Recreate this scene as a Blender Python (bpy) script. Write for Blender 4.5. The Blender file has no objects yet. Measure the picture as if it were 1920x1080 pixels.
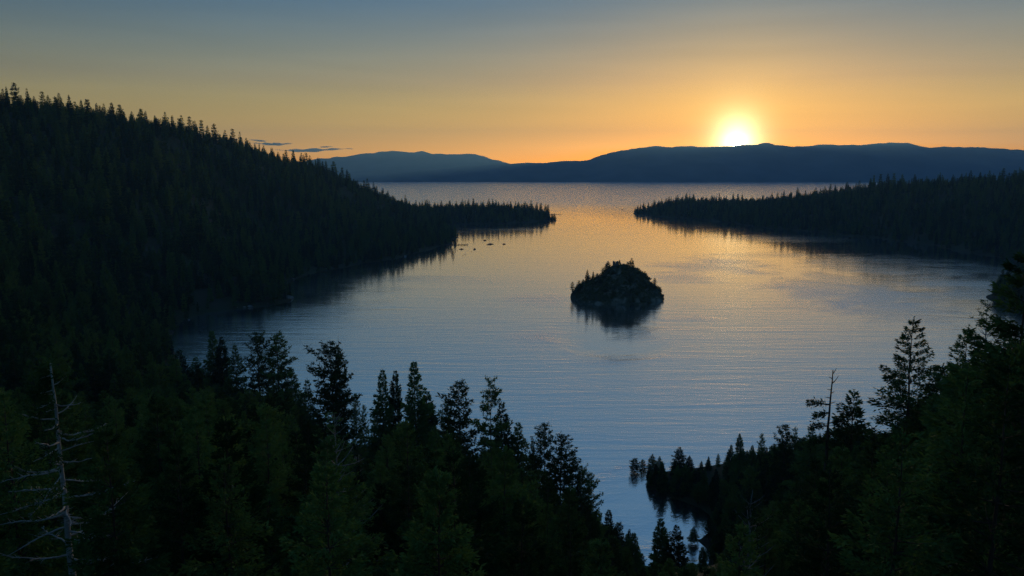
import bpy, math, random
import numpy as np
from mathutils import Vector

SC = bpy.context.scene
COL = SC.collection
R = math.radians

# ------------------------------------------------------------------ camera
F = 1500.0            # focal length in pixels of the 1920 px wide frame
CAM_H = 145.0         # metres above the lake
HORIZON = 328.0       # row of the true horizon in the frame
PITCH = math.atan((540 - HORIZON) / F)
CP, SP = math.cos(PITCH), math.sin(PITCH)
cam_data = bpy.data.cameras.new('camera')
cam = bpy.data.objects.new('camera', cam_data)
COL.objects.link(cam)
cam.location = (0, 0, CAM_H)
cam.rotation_euler = (R(90) - PITCH, 0, 0)
cam_data.sensor_width = 36.0
cam_data.lens = 36.0 * F / 1920.0
cam_data.clip_start = 0.5
cam_data.clip_end = 200000
SC.camera = cam

# ------------------------------------------------------------------ light
def ray(u, v):
    a, b = (u - 960) / F, -(v - 540) / F
    return a, CP + b * SP, -SP + b * CP
sx, sy, sz = ray(1381, 267)
SUN = Vector((sx, sy, sz)).normalized()
SUN_EL = math.asin(SUN.z)
SUN_AZ = math.atan2(SUN.x, SUN.y)          # clockwise from +Y

world = bpy.data.worlds.new('World')
SC.world = world
world.use_nodes = True
wn, wl = world.node_tree.nodes, world.node_tree.links
wn.clear()
w_out = wn.new('ShaderNodeOutputWorld')
w_bg = wn.new('ShaderNodeBackground')
sky = wn.new('ShaderNodeTexSky')
sky.sky_type = 'NISHITA'
sky.sun_disc = False
sky.sun_elevation = SUN_EL
sky.sun_rotation = SUN_AZ
sky.altitude = 1900
sky.air_density = 1.6
sky.dust_density = 2.2
sky.ozone_density = 3.5
w_bg.inputs['Strength'].default_value = 0.15

def wmath(op, a, b=None, c=None):
    n = wn.new('ShaderNodeMath'); n.operation = op
    for i, x in enumerate((a, b, c)):
        if x is None: continue
        if isinstance(x, (int, float)): n.inputs[i].default_value = x
        else: wl.new(x, n.inputs[i])
    return n.outputs[0]
tc = wn.new('ShaderNodeTexCoord')
nrm = wn.new('ShaderNodeVectorMath'); nrm.operation = 'NORMALIZE'
wl.new(tc.outputs['Generated'], nrm.inputs[0])
dot = wn.new('ShaderNodeVectorMath'); dot.operation = 'DOT_PRODUCT'
wl.new(nrm.outputs[0], dot.inputs[0]); dot.inputs[1].default_value = SUN
ang = wmath('MULTIPLY', wmath('ARCCOSINE', wmath('MINIMUM', dot.outputs['Value'], 1.0)), 57.29578)   # degrees from the sun
def glow(color, amp, sigma, prev, power=1.0):
    """adds color * amp * exp(-(angle / sigma) ** power)"""
    e = wmath('MULTIPLY', wmath('POWER', wmath('DIVIDE', ang, sigma), power), -1.0)
    a = wmath('MULTIPLY', wmath('EXPONENT', e), amp)
    m = wn.new('ShaderNodeVectorMath'); m.operation = 'MULTIPLY_ADD'
    comb = wn.new('ShaderNodeCombineXYZ')
    for i in range(3): wl.new(a, comb.inputs[i])
    wl.new(comb.outputs[0], m.inputs[0]); m.inputs[1].default_value = color
    wl.new(prev, m.inputs[2])
    return m.outputs[0]
# low morning dust: the lower the sight line, the more golden the sky
sepw = wn.new('ShaderNodeSeparateXYZ'); wl.new(nrm.outputs[0], sepw.inputs[0])
ramp = wn.new('ShaderNodeValToRGB'); wl.new(sepw.outputs[2], ramp.inputs[0])
cr_ = ramp.color_ramp
cr_.elements[0].position = 0.0; cr_.elements[0].color = (1.25, 1.05, 0.26, 1)
cr_.elements[1].position = 0.40; cr_.elements[1].color = (0.50, 0.70, 0.76, 1)
for p_, c_ in ((0.05, (1.25, 1.03, 0.36)), (0.11, (0.74, 0.65, 0.51)), (0.20, (0.31, 0.46, 0.56))):
    e_ = cr_.elements.new(p_); e_.color = (*c_, 1)
tint = wn.new('ShaderNodeVectorMath'); tint.operation = 'MULTIPLY'
wl.new(sky.outputs[0], tint.inputs[0]); wl.new(ramp.outputs[0], tint.inputs[1])
c = tint.outputs[0]
side = wmath('SUBTRACT', 1.0, wmath('MULTIPLY', wmath('EXPONENT', wmath('DIVIDE', ang, -22.0)), 0.24))
sd_ = wn.new('ShaderNodeVectorMath'); sd_.operation = 'SCALE'; wl.new(c, sd_.inputs[0]); wl.new(side, sd_.inputs['Scale'])
c = sd_.outputs[0]
# golden band along the horizon, strongest toward the sun
band = wmath('MULTIPLY', wmath('EXPONENT', wmath('DIVIDE', wmath('ABSOLUTE', sepw.outputs[2]), -0.055)), wmath('EXPONENT', wmath('DIVIDE', ang, -55.0)))
bm = wn.new('ShaderNodeVectorMath'); bm.operation = 'MULTIPLY_ADD'
bc = wn.new('ShaderNodeCombineXYZ')
for i_ in range(3): wl.new(band, bc.inputs[i_])
wl.new(bc.outputs[0], bm.inputs[0]); bm.inputs[1].default_value = (9.0, 4.1, 0.0); wl.new(c, bm.inputs[2])
c = bm.outputs[0]
c = glow((1.0, 0.66, 0.03), 2.4, 3.4, c)            # aureole of the rising sun
c = glow((1.0, 0.92, 0.55), 40.0, 0.95, c, 1.25)
c = glow((1.0, 0.9, 0.7), 120.0, 0.30, c, 6.0)      # the sun's disc
# faint thin veils: the dawn sky is not perfectly even
vm = wn.new('ShaderNodeMapping'); vm.inputs['Scale'].default_value = (2.2, 2.2, 26.0); wl.new(nrm.outputs[0], vm.inputs[0])
vz = wn.new('ShaderNodeTexNoise'); vz.inputs['Scale'].default_value = 1.6; vz.inputs['Detail'].default_value = 6; vz.inputs['Distortion'].default_value = 0.4
wl.new(vm.outputs[0], vz.inputs['Vector'])
veil = wmath('MULTIPLY_ADD', wmath('SUBTRACT', vz.outputs['Fac'], 0.5), 0.22, 1.0)
vs_ = wn.new('ShaderNodeVectorMath'); vs_.operation = 'SCALE'; wl.new(c, vs_.inputs[0]); wl.new(veil, vs_.inputs['Scale'])
c = vs_.outputs[0]
wl.new(c, w_bg.inputs['Color'])
wl.new(w_bg.outputs[0], w_out.inputs[0])

sun_data = bpy.data.lights.new('sun', 'SUN')
sun_data.energy = 1.2
sun_data.angle = R(0.53)
sun_data.color = (1.0, 0.68, 0.36)
sun_obj = bpy.data.objects.new('sun', sun_data)
COL.objects.link(sun_obj)
sun_obj.rotation_euler = (-SUN).to_track_quat('-Z', 'Y').to_euler()
sun_obj.location = (300, 0, 400)

SC.view_settings.view_transform = 'Standard'
SC.view_settings.look = 'None'
SC.view_settings.gamma = 1.0
SC.view_settings.exposure = 1.16
SC.render.engine = 'CYCLES'
cy = SC.cycles
cy.use_denoising = True
cy.denoiser = 'OPENIMAGEDENOISE'
cy.denoising_input_passes = 'RGB_ALBEDO_NORMAL'
cy.denoising_prefilter = 'NONE'
cy.max_bounces = 5
cy.diffuse_bounces = 2
cy.glossy_bounces = 3
cy.transmission_bounces = 2
cy.transparent_max_bounces = 6
cy.volume_bounces = 0
cy.sample_clamp_indirect = 3.0
cy.sample_clamp_direct = 12.0
cy.caustics_reflective = False
cy.caustics_refractive = False

# ------------------------------------------------------------------ helpers
def at_dist(u, v, d):
    """the world point on the sight line of a pixel at depth y = d"""
    a, b, c_ = ray(u, v)
    k = d / b
    return a * k, d, CAM_H + c_ * k
def at_z(u, v, z=0.0):
    a, b, c_ = ray(u, v)
    k = (z - CAM_H) / c_
    return a * k, b * k, z
def project(x, y, z):
    """frame pixel of world points (arrays)"""
    dz = z - CAM_H
    fw = y * CP - dz * SP
    up = y * SP + dz * CP
    fw = np.where(fw < 1e-3, 1e-3, fw)
    return 960 + F * x / fw, 540 - F * up / fw

def mesh_obj(name, verts, faces, mats, parent=None, smooth=False, fmat=None):
    me = bpy.data.meshes.new(name)
    me.from_pydata([tuple(map(float, p)) for p in verts] if not isinstance(verts, np.ndarray) else verts.tolist(), [], faces if isinstance(faces, list) else faces.tolist())
    for m in (mats if isinstance(mats, (list, tuple)) else [mats]): me.materials.append(m)
    if fmat is not None: me.polygons.foreach_set('material_index', np.asarray(fmat, dtype=np.int32))
    if smooth: me.polygons.foreach_set('use_smooth', np.ones(len(me.polygons), dtype=bool))
    me.update()
    o = bpy.data.objects.new(name, me)
    COL.objects.link(o)
    if parent: o.parent = parent
    return o
def link_mesh(name, me, parent=None):
    o = bpy.data.objects.new(name, me); COL.objects.link(o)
    if parent: o.parent = parent
    return o
def tag(o, label=None, cat=None, group=None, kind=None):
    if label: o['label'] = label
    if cat: o['category'] = cat
    if group: o['group'] = group
    if kind: o['kind'] = kind
    return o
def empty(name, loc=(0, 0, 0), rz=0.0):
    o = bpy.data.objects.new(name, None); COL.objects.link(o)
    o.empty_display_size = 1.0
    o.location = loc; o.rotation_euler = (0, 0, rz)
    return o

_rs = np.random.RandomState(7)
_oct = [(_rs.uniform(0, 6.28), _rs.uniform(0, 6.28), _rs.uniform(0, 6.28)) for _ in range(24)]
def fnoise(x, y, wl0, octaves=4, seed=0):
    """cheap smooth noise: rotated sine products"""
    out = np.zeros_like(np.asarray(x, dtype=float)); amp = 1.0; k = 6.2832 / wl0
    for i in range(octaves):
        a, p, q = _oct[(i * 5 + seed * 3) % 24]
        ca, sa = math.cos(a), math.sin(a)
        X, Y = x * ca - y * sa, x * sa + y * ca
        out += amp * (np.sin(X * k + p + 0.8 * np.sin(Y * k * 0.7 + q)) * np.cos(Y * k * 0.83 + q * 2 + 0.6 * np.sin(X * k * 0.6)))
        amp *= 0.5; k *= 2.03
    return out

# ------------------------------------------------------------------ materials
def new_mat(name):
    m = bpy.data.materials.new(name); m.use_nodes = True
    nt = m.node_tree
    return m, nt.nodes, nt.links, nt.nodes['Principled BSDF']
def mixed(name, c1, c2, scale, rough=0.8, c3=None, bump=0.0, detail=5, stretch=(1, 1, 1), rnd=0.0, spec=0.25):
    m, n, l, p = new_mat(name)
    t = n.new('ShaderNodeTexCoord'); mp = n.new('ShaderNodeMapping'); mp.inputs['Scale'].default_value = stretch
    l.new(t.outputs['Object'], mp.inputs[0])
    nz = n.new('ShaderNodeTexNoise'); nz.inputs['Scale'].default_value = scale; nz.inputs['Detail'].default_value = detail
    l.new(mp.outputs[0], nz.inputs['Vector'])
    cr = n.new('ShaderNodeValToRGB')
    cr.color_ramp.elements[0].position = 0.33; cr.color_ramp.elements[0].color = (*c1, 1)
    cr.color_ramp.elements[1].position = 0.67; cr.color_ramp.elements[1].color = (*c2, 1)
    if c3:
        e = cr.color_ramp.elements.new(0.5); e.color = (*c3, 1)
    fac = nz.outputs['Fac']
    if rnd:
        oi = n.new('ShaderNodeObjectInfo'); ma = n.new('ShaderNodeMath'); ma.operation = 'MULTIPLY_ADD'
        l.new(oi.outputs['Random'], ma.inputs[0]); ma.inputs[1].default_value = rnd
        mb = n.new('ShaderNodeMath'); mb.operation = 'SUBTRACT'; l.new(fac, mb.inputs[0]); mb.inputs[1].default_value = rnd / 2
        l.new(mb.outputs[0], ma.inputs[2]); fac = ma.outputs[0]
    l.new(fac, cr.inputs[0]); l.new(cr.outputs[0], p.inputs['Base Color'])
    p.inputs['Roughness'].default_value = rough
    p.inputs['Specular IOR Level'].default_value = spec
    if bump:
        b = n.new('ShaderNodeBump'); b.inputs['Strength'].default_value = bump
        l.new(nz.outputs['Fac'], b.inputs['Height']); l.new(b.outputs[0], p.inputs['Normal'])
    return m
M_NEEDLE = mixed('fir_needles', (0.016, 0.046, 0.018), (0.095, 0.175, 0.050), 0.35, 0.9, rnd=0.8, spec=0.05)
M_NEEDLE2 = mixed('pine_needles', (0.024, 0.056, 0.018), (0.115, 0.185, 0.048), 0.35, 0.9, rnd=0.8, spec=0.05)
def translucent(m, share):
    """thin needles also pass light through"""
    n, l = m.node_tree.nodes, m.node_tree.links
    p = n['Principled BSDF']; src = p.inputs['Base Color'].links[0].from_socket
    tr = n.new('ShaderNodeBsdfTranslucent'); mx = n.new('ShaderNodeMixShader'); mx.inputs[0].default_value = share
    hs = n.new('ShaderNodeHueSaturation'); hs.inputs['Saturation'].default_value = 1.15; hs.inputs['Value'].default_value = 1.5
    l.new(src, hs.inputs['Color']); l.new(hs.outputs[0], tr.inputs['Color'])
    l.new(p.outputs[0], mx.inputs[1]); l.new(tr.outputs[0], mx.inputs[2]); l.new(mx.outputs[0], n['Material Output'].inputs['Surface'])
M_SKYLIT = mixed('skylit_near_needles', (0.016, 0.050, 0.016), (0.110, 0.195, 0.055), 0.5, 0.9, rnd=0.8, spec=0.05)  # near needles coloured lighter for the sky light from behind the viewpoint
translucent(M_SKYLIT, 0.16)
translucent(M_NEEDLE, 0.2); translucent(M_NEEDLE2, 0.2)
M_BARK = mixed('bark', (0.045, 0.032, 0.024), (0.11, 0.08, 0.06), 2.0, 0.9, stretch=(1, 1, 0.2), bump=0.4)
M_DEAD = mixed('weathered_wood', (0.30, 0.28, 0.25), (0.55, 0.52, 0.47), 2.5, 0.85, stretch=(1, 1, 0.15), bump=0.4)
M_PALE = mixed('pale_bark', (0.14, 0.13, 0.115), (0.34, 0.32, 0.29), 2.5, 0.9, stretch=(1, 1, 0.15), bump=0.4)
M_SOIL = mixed('forest_floor', (0.030, 0.026, 0.016), (0.065, 0.055, 0.038), 0.02, 0.95, c3=(0.045, 0.055, 0.022), bump=0.3, detail=8)
M_ROCK = mixed('granite', (0.16, 0.155, 0.15), (0.36, 0.35, 0.335), 0.25, 0.85, bump=0.6, detail=8)
M_ISLAND = mixed('island_rock', (0.045, 0.034, 0.024), (0.30, 0.25, 0.20), 0.08, 0.9, c3=(0.06, 0.06, 0.03), bump=0.7, detail=8)
M_SHRUB = mixed('shrub_leaves', (0.035, 0.05, 0.015), (0.085, 0.095, 0.03), 0.2, 0.7, rnd=0.4)
M_MTN = mixed('haze_blue_forest', (0.012, 0.030, 0.034), (0.11, 0.14, 0.14), 0.0016, 0.95, detail=8)  # forest colour also carries haze blue and contrast for relief shading
M_SAND = mixed('sand', (0.20, 0.17, 0.13), (0.32, 0.28, 0.22), 0.3, 0.95)
M_STONE = mixed('stone_wall', (0.09, 0.08, 0.07), (0.20, 0.18, 0.155), 1.4, 0.9, bump=0.8)
M_BOAT_BACKLIT = mixed('backlit_boat_paint', (0.05, 0.06, 0.09), (0.09, 0.10, 0.13), 0.8, 0.4, spec=0.5)  # hull colour darkened to stand in for the backlit silhouette
M_BLUE = mixed('boat_canvas', (0.03, 0.05, 0.12), (0.05, 0.08, 0.18), 0.8, 0.7)
M_GLASS = mixed('tinted_glass', (0.02, 0.025, 0.03), (0.03, 0.035, 0.04), 1.0, 0.1, spec=0.6)
M_PLANK = mixed('pier_wood', (0.05, 0.042, 0.034), (0.10, 0.085, 0.07), 1.5, 0.9)
M_METAL = mixed('metal', (0.35, 0.35, 0.36), (0.5, 0.5, 0.5), 2.0, 0.35, spec=0.6)
M_BUOY = mixed('buoy_plastic', (0.45, 0.14, 0.05), (0.6, 0.2, 0.08), 1.0, 0.5)

# ------------------------------------------------------------------ terrain
ctl = []
def C_px(pts, z=0.0):                         # shoreline pixels on the water plane
    for u, v in pts: ctl.append(at_z(u, v, z)[:2] + (z,))
def C_ridge(pts, tree):                       # (u, v of the tree tops, depth)
    for u, v, d in pts:
        x, y, z = at_dist(u, v, d); ctl.append((x, y, z - tree))
LEFT_SHORE = [(300, 765), (284, 700), (300, 645), (330, 606), (390, 585), (468, 578), (505, 573), (553, 566), (538, 548), (530, 535),
              (549, 525), (575, 513), (612, 508), (659, 501), (725, 488), (762, 483), (790, 472), (819, 463), (841, 459), (842, 440), (838, 420)]
SPIT_SHORE = [(870, 420), (913, 420), (960, 419), (997, 416), (1030, 406), (1034, 400)]
RIGHT_SHORE = [(1189, 397), (1224, 403), (1307, 409), (1378, 418), (1412, 424), (1474, 430), (1557, 436), (1650, 446), (1750, 458), (1850, 478), (1930, 497), (2010, 520)]
FG_SHORE = [(360, 780), (450, 800), (560, 815), (700, 838), (800, 880), (900, 915), (1000, 950), (1100, 985), (1195, 1050), (1250, 1100), (1320, 1120), (1362, 1090), (1366, 1030), (1342, 985), (1280, 945), (1235, 925),
            (1196, 912), (1215, 902), (1300, 880), (1400, 862), (1550, 838), (1750, 800), (1950, 740), (2050, 680), (2100, 610), (2080, 550)]
for s in (LEFT_SHORE, SPIT_SHORE, RIGHT_SHORE, FG_SHORE): C_px(s)
# lake bed
C_px([(420, 615), (400, 680), (520, 610), (640, 560), (700, 525), (790, 497), (850, 472), (870, 440), (960, 430), (1040, 425), (1080, 398), (1150, 400), (1200, 415),
      (1300, 425), (1400, 440), (1550, 455), (1700, 470), (1850, 500), (1930, 520), (420, 740), (560, 770), (700, 790), (860, 850), (980, 890), (1100, 930), (1150, 900), (1170, 960),
      (1250, 860), (1400, 830), (1600, 790), (1800, 740), (1960, 650), (1000, 700), (1300, 700), (1000, 500), (1300, 500), (1600, 560), (700, 640), (1120, 420)], -14.0)
C_px([(1285, 975), (1318, 1010), (1322, 1045), (1245, 985)], -5.0)
for x, y in ((-300, 3300), (100, 3300), (600, 3400), (1200, 3450), (0, 2950), (350, 3050), (1500, 3300)): ctl.append((x, y, -14.0))
# left hill and spit
C_px([(1044, 408), (1050, 401), (1046, 395), (1040, 412), (1176, 396), (1178, 402)], -7.0)
C_px([(853, 462), (853, 455), (854, 446), (853, 437), (852, 429), (846, 472)], -6.0)
LR = [(-150, 148, 950), (0, 178, 1050), (60, 186, 1100), (130, 196, 1160), (200, 206, 1220), (260, 220, 1290), (320, 226, 1360), (400, 247, 1480), (450, 262, 1580), (500, 288, 1660),
      (540, 295, 1720), (590, 306, 1790), (640, 326, 1860), (680, 346, 1930), (720, 362, 1990), (760, 379, 2060)]
C_ridge(LR, 21)
C_ridge([(800, 382, 2420), (867, 380, 2540), (930, 380, 2600), (990, 382, 2680)], 27)
ctl.append(at_dist(1000, 398, 2720)[:2] + (9.0,))
for u, d, z in ((830, 1690, 6), (815, 1720, 18), (822, 1850, 20), (800, 1720, 26)): ctl.append(at_dist(u, 440, d)[:2] + (z,))
for u, d, z in ((1212, 369, 3), (1240, 367, 4), (1280, 366, 5), (1320, 366, 5), (1360, 362, 6), (1400, 352, 9), (1440, 345, 14)): ctl.append(at_dist(u, 900, d)[:2] + (z,))
for u, v, d in LR[:-3:2]:
    x, y, z = at_dist(u, v, d); ctl.append((x * 1.32, y * 1.22, z - 75))
for x, y, z in ((-560, 2500, 10), (-400, 2800, -8), (-200, 2900, -8), (-1600, 2600, 30), (-1500, 900, 330), (-1100, 400, 260), (-700, 100, 190), (-400, -100, 165)): ctl.append((x, y, z))
for u, v, d in ((820, 420, 1950), (800, 440, 1800), (700, 440, 1780), (500, 440, 1350)):
    x, y, z = at_dist(u, v, d); ctl.append((x, y, z - 24))
# right headland
RR = [(1230, 376, 3020), (1287, 368, 2900), (1350, 371, 2780), (1412, 371, 2660), (1495, 360, 2480), (1578, 349, 2300), (1653, 337, 2120), (1720, 333, 2000), (1787, 332, 1900), (1882, 323, 1780), (2000, 316, 1650), (2150, 305, 1500)]
C_ridge(RR, 25)
for u, v, d in RR[2::2]:
    x, y, z = at_dist(u, v, d); ctl.append((x * 1.15, y * 1.2, max(-10, z - 110)))
# foreground slope under the viewpoint
for p in ((0, 0, 143), (-40, 0, 143), (40, 0, 143), (0, 14, 136), (-30, 26, 120), (0, 30, 116), (35, 26, 120),
          (-60, 60, 108), (-31, 55, 110), (-15, 70, 99), (18, 62, 95), (40, 62, 106), (70, 70, 112),
          (-110, 110, 104), (-40, 130, 88), (0, 110, 80), (30, 120, 78), (62, 120, 92), (110, 120, 105),
          (-170, 200, 84), (-100, 220, 68), (-50, 240, 54), (0, 210, 48), (30, 190, 34), (48, 205, 28), (70, 160, 76), (88, 190, 60), (140, 200, 82), (190, 210, 90),
          (-160, 330, 44), (-90, 310, 34), (-30, 290, 19), (25, 255, 16), (88, 250, 36), (75, 300, 8), (110, 300, 18), (150, 310, 34), (220, 330, 48), (300, 330, 55), (330, 450, 25), (380, 560, 20),
          (-270, 330, 70), (-330, 480, 62), (-330, 620, 45), (-440, 560, 95), (-560, 760, 150), (-300, 150, 125), (-480, 300, 150), (-760, 620, 230), (400, 200, 110), (600, 500, 90),
          (700, 900, 60), (820, 1150, 90), (300, 0, 160), (700, 200, 150)): ctl.append(p)
ctl = np.array(ctl, dtype=float)
CX, CY, CZ = ctl[:, 0], ctl[:, 1], ctl[:, 2]
Dm = np.hypot(CX[:, None] - CX[None], CY[:, None] - CY[None])
n_c = len(ctl)
A = np.zeros((n_c + 3, n_c + 3)); A[:n_c, :n_c] = Dm - 6.0 * np.eye(n_c)
A[:n_c, n_c] = 1; A[:n_c, n_c + 1] = CX; A[:n_c, n_c + 2] = CY; A[n_c:, :n_c] = A[:n_c, n_c:].T
sol = np.linalg.solve(A, np.concatenate([CZ, [0, 0, 0]]))
def ground(x, y):
    x = np.atleast_1d(np.asarray(x, dtype=float)); y = np.atleast_1d(np.asarray(y, dtype=float))
    out = np.empty(x.shape)
    for i in range(0, len(x), 20000):
        xs, ys = x[i:i + 20000], y[i:i + 20000]
        out[i:i + 20000] = np.hypot(xs[:, None] - CX, ys[:, None] - CY) @ sol[:n_c] + sol[n_c] + sol[n_c + 1] * xs + sol[n_c + 2] * ys
    rough = np.clip((out - 2) / 25.0, 0, 1)
    return out + rough * (fnoise(x, y, 90, 3, 1) * np.clip(y / 500, 0.3, 1) * 3.0)
def g1(x, y): return float(ground([x], [y])[0])

gx = np.arange(-1700, 1701, 12.0); gy = np.arange(-140, 3500, 12.0)
GX, GY = np.meshgrid(gx, gy)
GZ = np.clip(ground(GX.ravel(), GY.ravel()), -25, None)
nx, ny = len(gx), len(gy)
idx = np.arange(nx * ny).reshape(ny, nx)
quads = np.stack([idx[:-1, :-1], idx[:-1, 1:], idx[1:, 1:], idx[1:, :-1]], -1).reshape(-1, 4)
keep = GZ[quads].max(1) > -20
terrain = mesh_obj('terrain', np.stack([GX.ravel(), GY.ravel(), GZ], 1), quads[keep], M_SOIL, smooth=True)
tag(terrain, 'steep forested ground of the bay shores and the slope below the viewpoint', 'hillside', kind='structure')

# ------------------------------------------------------------------ lake
def water_material():
    m, n, l, p = new_mat('lake_water')
    p.inputs['Base Color'].default_value = (0.030, 0.060, 0.080, 1)
    p.inputs['IOR'].default_value = 30.0
    p.inputs['Specular IOR Level'].default_value = 0.5
    t = n.new('ShaderNodeTexCoord')
    def noise(sx_, sy_, detail, rough=0.5, off=0.0, dist=0.0):
        mp = n.new('ShaderNodeMapping'); mp.inputs['Scale'].default_value = (sx_, sy_, 1); mp.inputs['Location'].default_value = (off, off * 0.7, 0)
        l.new(t.outputs['Object'], mp.inputs[0])
        z = n.new('ShaderNodeTexNoise'); z.inputs['Scale'].default_value = 1.0; z.inputs['Detail'].default_value = detail; z.inputs['Roughness'].default_value = rough
        z.inputs['Distortion'].default_value = dist
        l.new(mp.outputs[0], z.inputs['Vector'])
        return z.outputs['Fac']
    def mth(op, a, b=None, c_=None, clamp=False):
        q = n.new('ShaderNodeMath'); q.operation = op; q.use_clamp = clamp
        for i, x in enumerate((a, b, c_)):
            if x is None: continue
            if isinstance(x, (int, float)): q.inputs[i].default_value = x
            else: l.new(x, q.inputs[i])
        return q.outputs[0]
    sep = n.new('ShaderNodeSeparateXYZ'); l.new(t.outputs['Object'], sep.inputs[0])
    X, Y = sep.outputs[0], sep.outputs[1]
    warp = mth('MULTIPLY', mth('SUBTRACT', noise(1 / 150, 1 / 110, 8, 0.68, 3.1, 0.8), 0.5), 3.2)
    def patch(u, v, ru, rv, amp):
        """a gust patch: soft ellipse on the lake, size from its outline"""
        x0, y0, _ = at_z(u, v); x1 = at_z(u + ru, v)[0] - x0; y1 = (at_z(u, v - rv)[1] - at_z(u, v + rv)[1]) / 2
        ex = mth('POWER', mth('DIVIDE', mth('SUBTRACT', X, x0), x1), 2.0)
        ey = mth('POWER', mth('DIVIDE', mth('SUBTRACT', Y, y0), y1), 2.0)
        d = mth('ADD', mth('ADD', ex, ey), mth('MULTIPLY', warp, 1.3))
        return mth('MULTIPLY', mth('SUBTRACT', 1.0, d, clamp=True), amp)
    gust = patch(1600, 555, 170, 42, 1.0)
    for a in ((1560, 520, 60, 14, 0.8), (1340, 495, 125, 20, 0.9), (1290, 520, 80, 14, 0.7), (1290, 598, 75, 7, 0.6), (1000, 560, 80, 12, 0.6), (1420, 478, 120, 7, 0.5), (840, 525, 240, 9, 0.5), (1790, 515, 260, 48, 0.75), (1500, 448, 160, 9, 0.4), (1000, 640, 60, 26, 0.5), (1130, 680, 70, 8, 0.5), (960, 430, 140, 4, 0.4)):
        gust = mth('MAXIMUM', gust, patch(*a))
    calm = patch(1125, 632, 105, 34, 1.0)
    for a in ((735, 578, 40, 3, 0.8), (1270, 965, 160, 110, 1.0), (1160, 600, 95, 22, 1.0), (640, 540, 130, 40, 0.8), (900, 428, 120, 7, 0.8)):
        calm = mth('MAXIMUM', calm, patch(*a))
    streak = noise(1 / 420, 1 / 45, 4, 0.55, 11.0)
    streak = mth('MULTIPLY', mth('SUBTRACT', streak, 0.48), 1.6, clamp=True)
    # the open lake and the near water are ruffled, the middle of the bay is calm
    far = n.new('ShaderNodeMapRange'); far.inputs['From Min'].default_value = 2600; far.inputs['From Max'].default_value = 4200; l.new(Y, far.inputs['Value'])
    near = n.new('ShaderNodeMapRange'); near.inputs['From Min'].default_value = 1250; near.inputs['From Max'].default_value = 500; l.new(Y, near.inputs['Value'])
    base = mth('ADD', mth('MULTIPLY', far.outputs[0], 0.85), mth('MULTIPLY', near.outputs[0], 0.55))
    ruff = mth('ADD', mth('ADD', mth('MULTIPLY', gust, 0.55), mth('MULTIPLY', streak, 0.45)), base)
    ruff = mth('MULTIPLY', ruff, mth('SUBTRACT', 1.0, mth('MULTIPLY', calm, 0.8)), clamp=True)
    l.new(mth('MULTIPLY_ADD', gust, 0.05, mth('MULTIPLY_ADD', ruff, 0.16, 0.078)), p.inputs['Roughness'])
    # waves: long low swell lines and small ripples, heights in metres
    h = mth('MULTIPLY', noise(1 / 70, 1 / 9, 2, 0.5, 5.0, 0.6), 0.5)
    h = mth('ADD', h, mth('MULTIPLY', noise(1 / 9, 1 / 3.2, 3, 0.6, 23.0, 0.4), 0.22))
    fade = n.new('ShaderNodeMapRange'); fade.inputs['From Min'].default_value = 500; fade.inputs['From Max'].default_value = 1900
    fade.inputs['To Min'].default_value = 1.0; fade.inputs['To Max'].default_value = 0.07; l.new(Y, fade.inputs['Value'])
    amp = mth('MULTIPLY', mth('MULTIPLY', mth('MULTIPLY_ADD', ruff, 0.8, 0.2), fade.outputs[0]), mth('SUBTRACT', 1.0, mth('MULTIPLY', calm, 0.85)))
    h = mth('ADD', h, mth('MULTIPLY', noise(1 / 210, 1 / 34, 3, 0.5, 41.0, 1.2), 0.4))
    h = mth('MULTIPLY', h, amp)
    b = n.new('ShaderNodeBump'); b.inputs['Strength'].default_value = 1.0; b.inputs['Distance'].default_value = 1.0
    l.new(h, b.inputs['Height']); l.new(b.outputs[0], p.inputs['Normal'])
    return m
M_WATER = water_material()
wx = [-24000, -8000, -2000, 2000, 8000, 24000]; wy = [-300, 300, 1500, 4000, 12000, 23300]
wv = [(x, y, 0.0) for y in wy for x in wx]
wf = [[j * 6 + i, j * 6 + i + 1, (j + 1) * 6 + i + 1, (j + 1) * 6 + i] for j in range(5) for i in range(5)]
lake = mesh_obj('lake', wv, wf, M_WATER)
tag(lake, 'calm lake bay opening to a wide lake', 'water', kind='structure')

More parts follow.
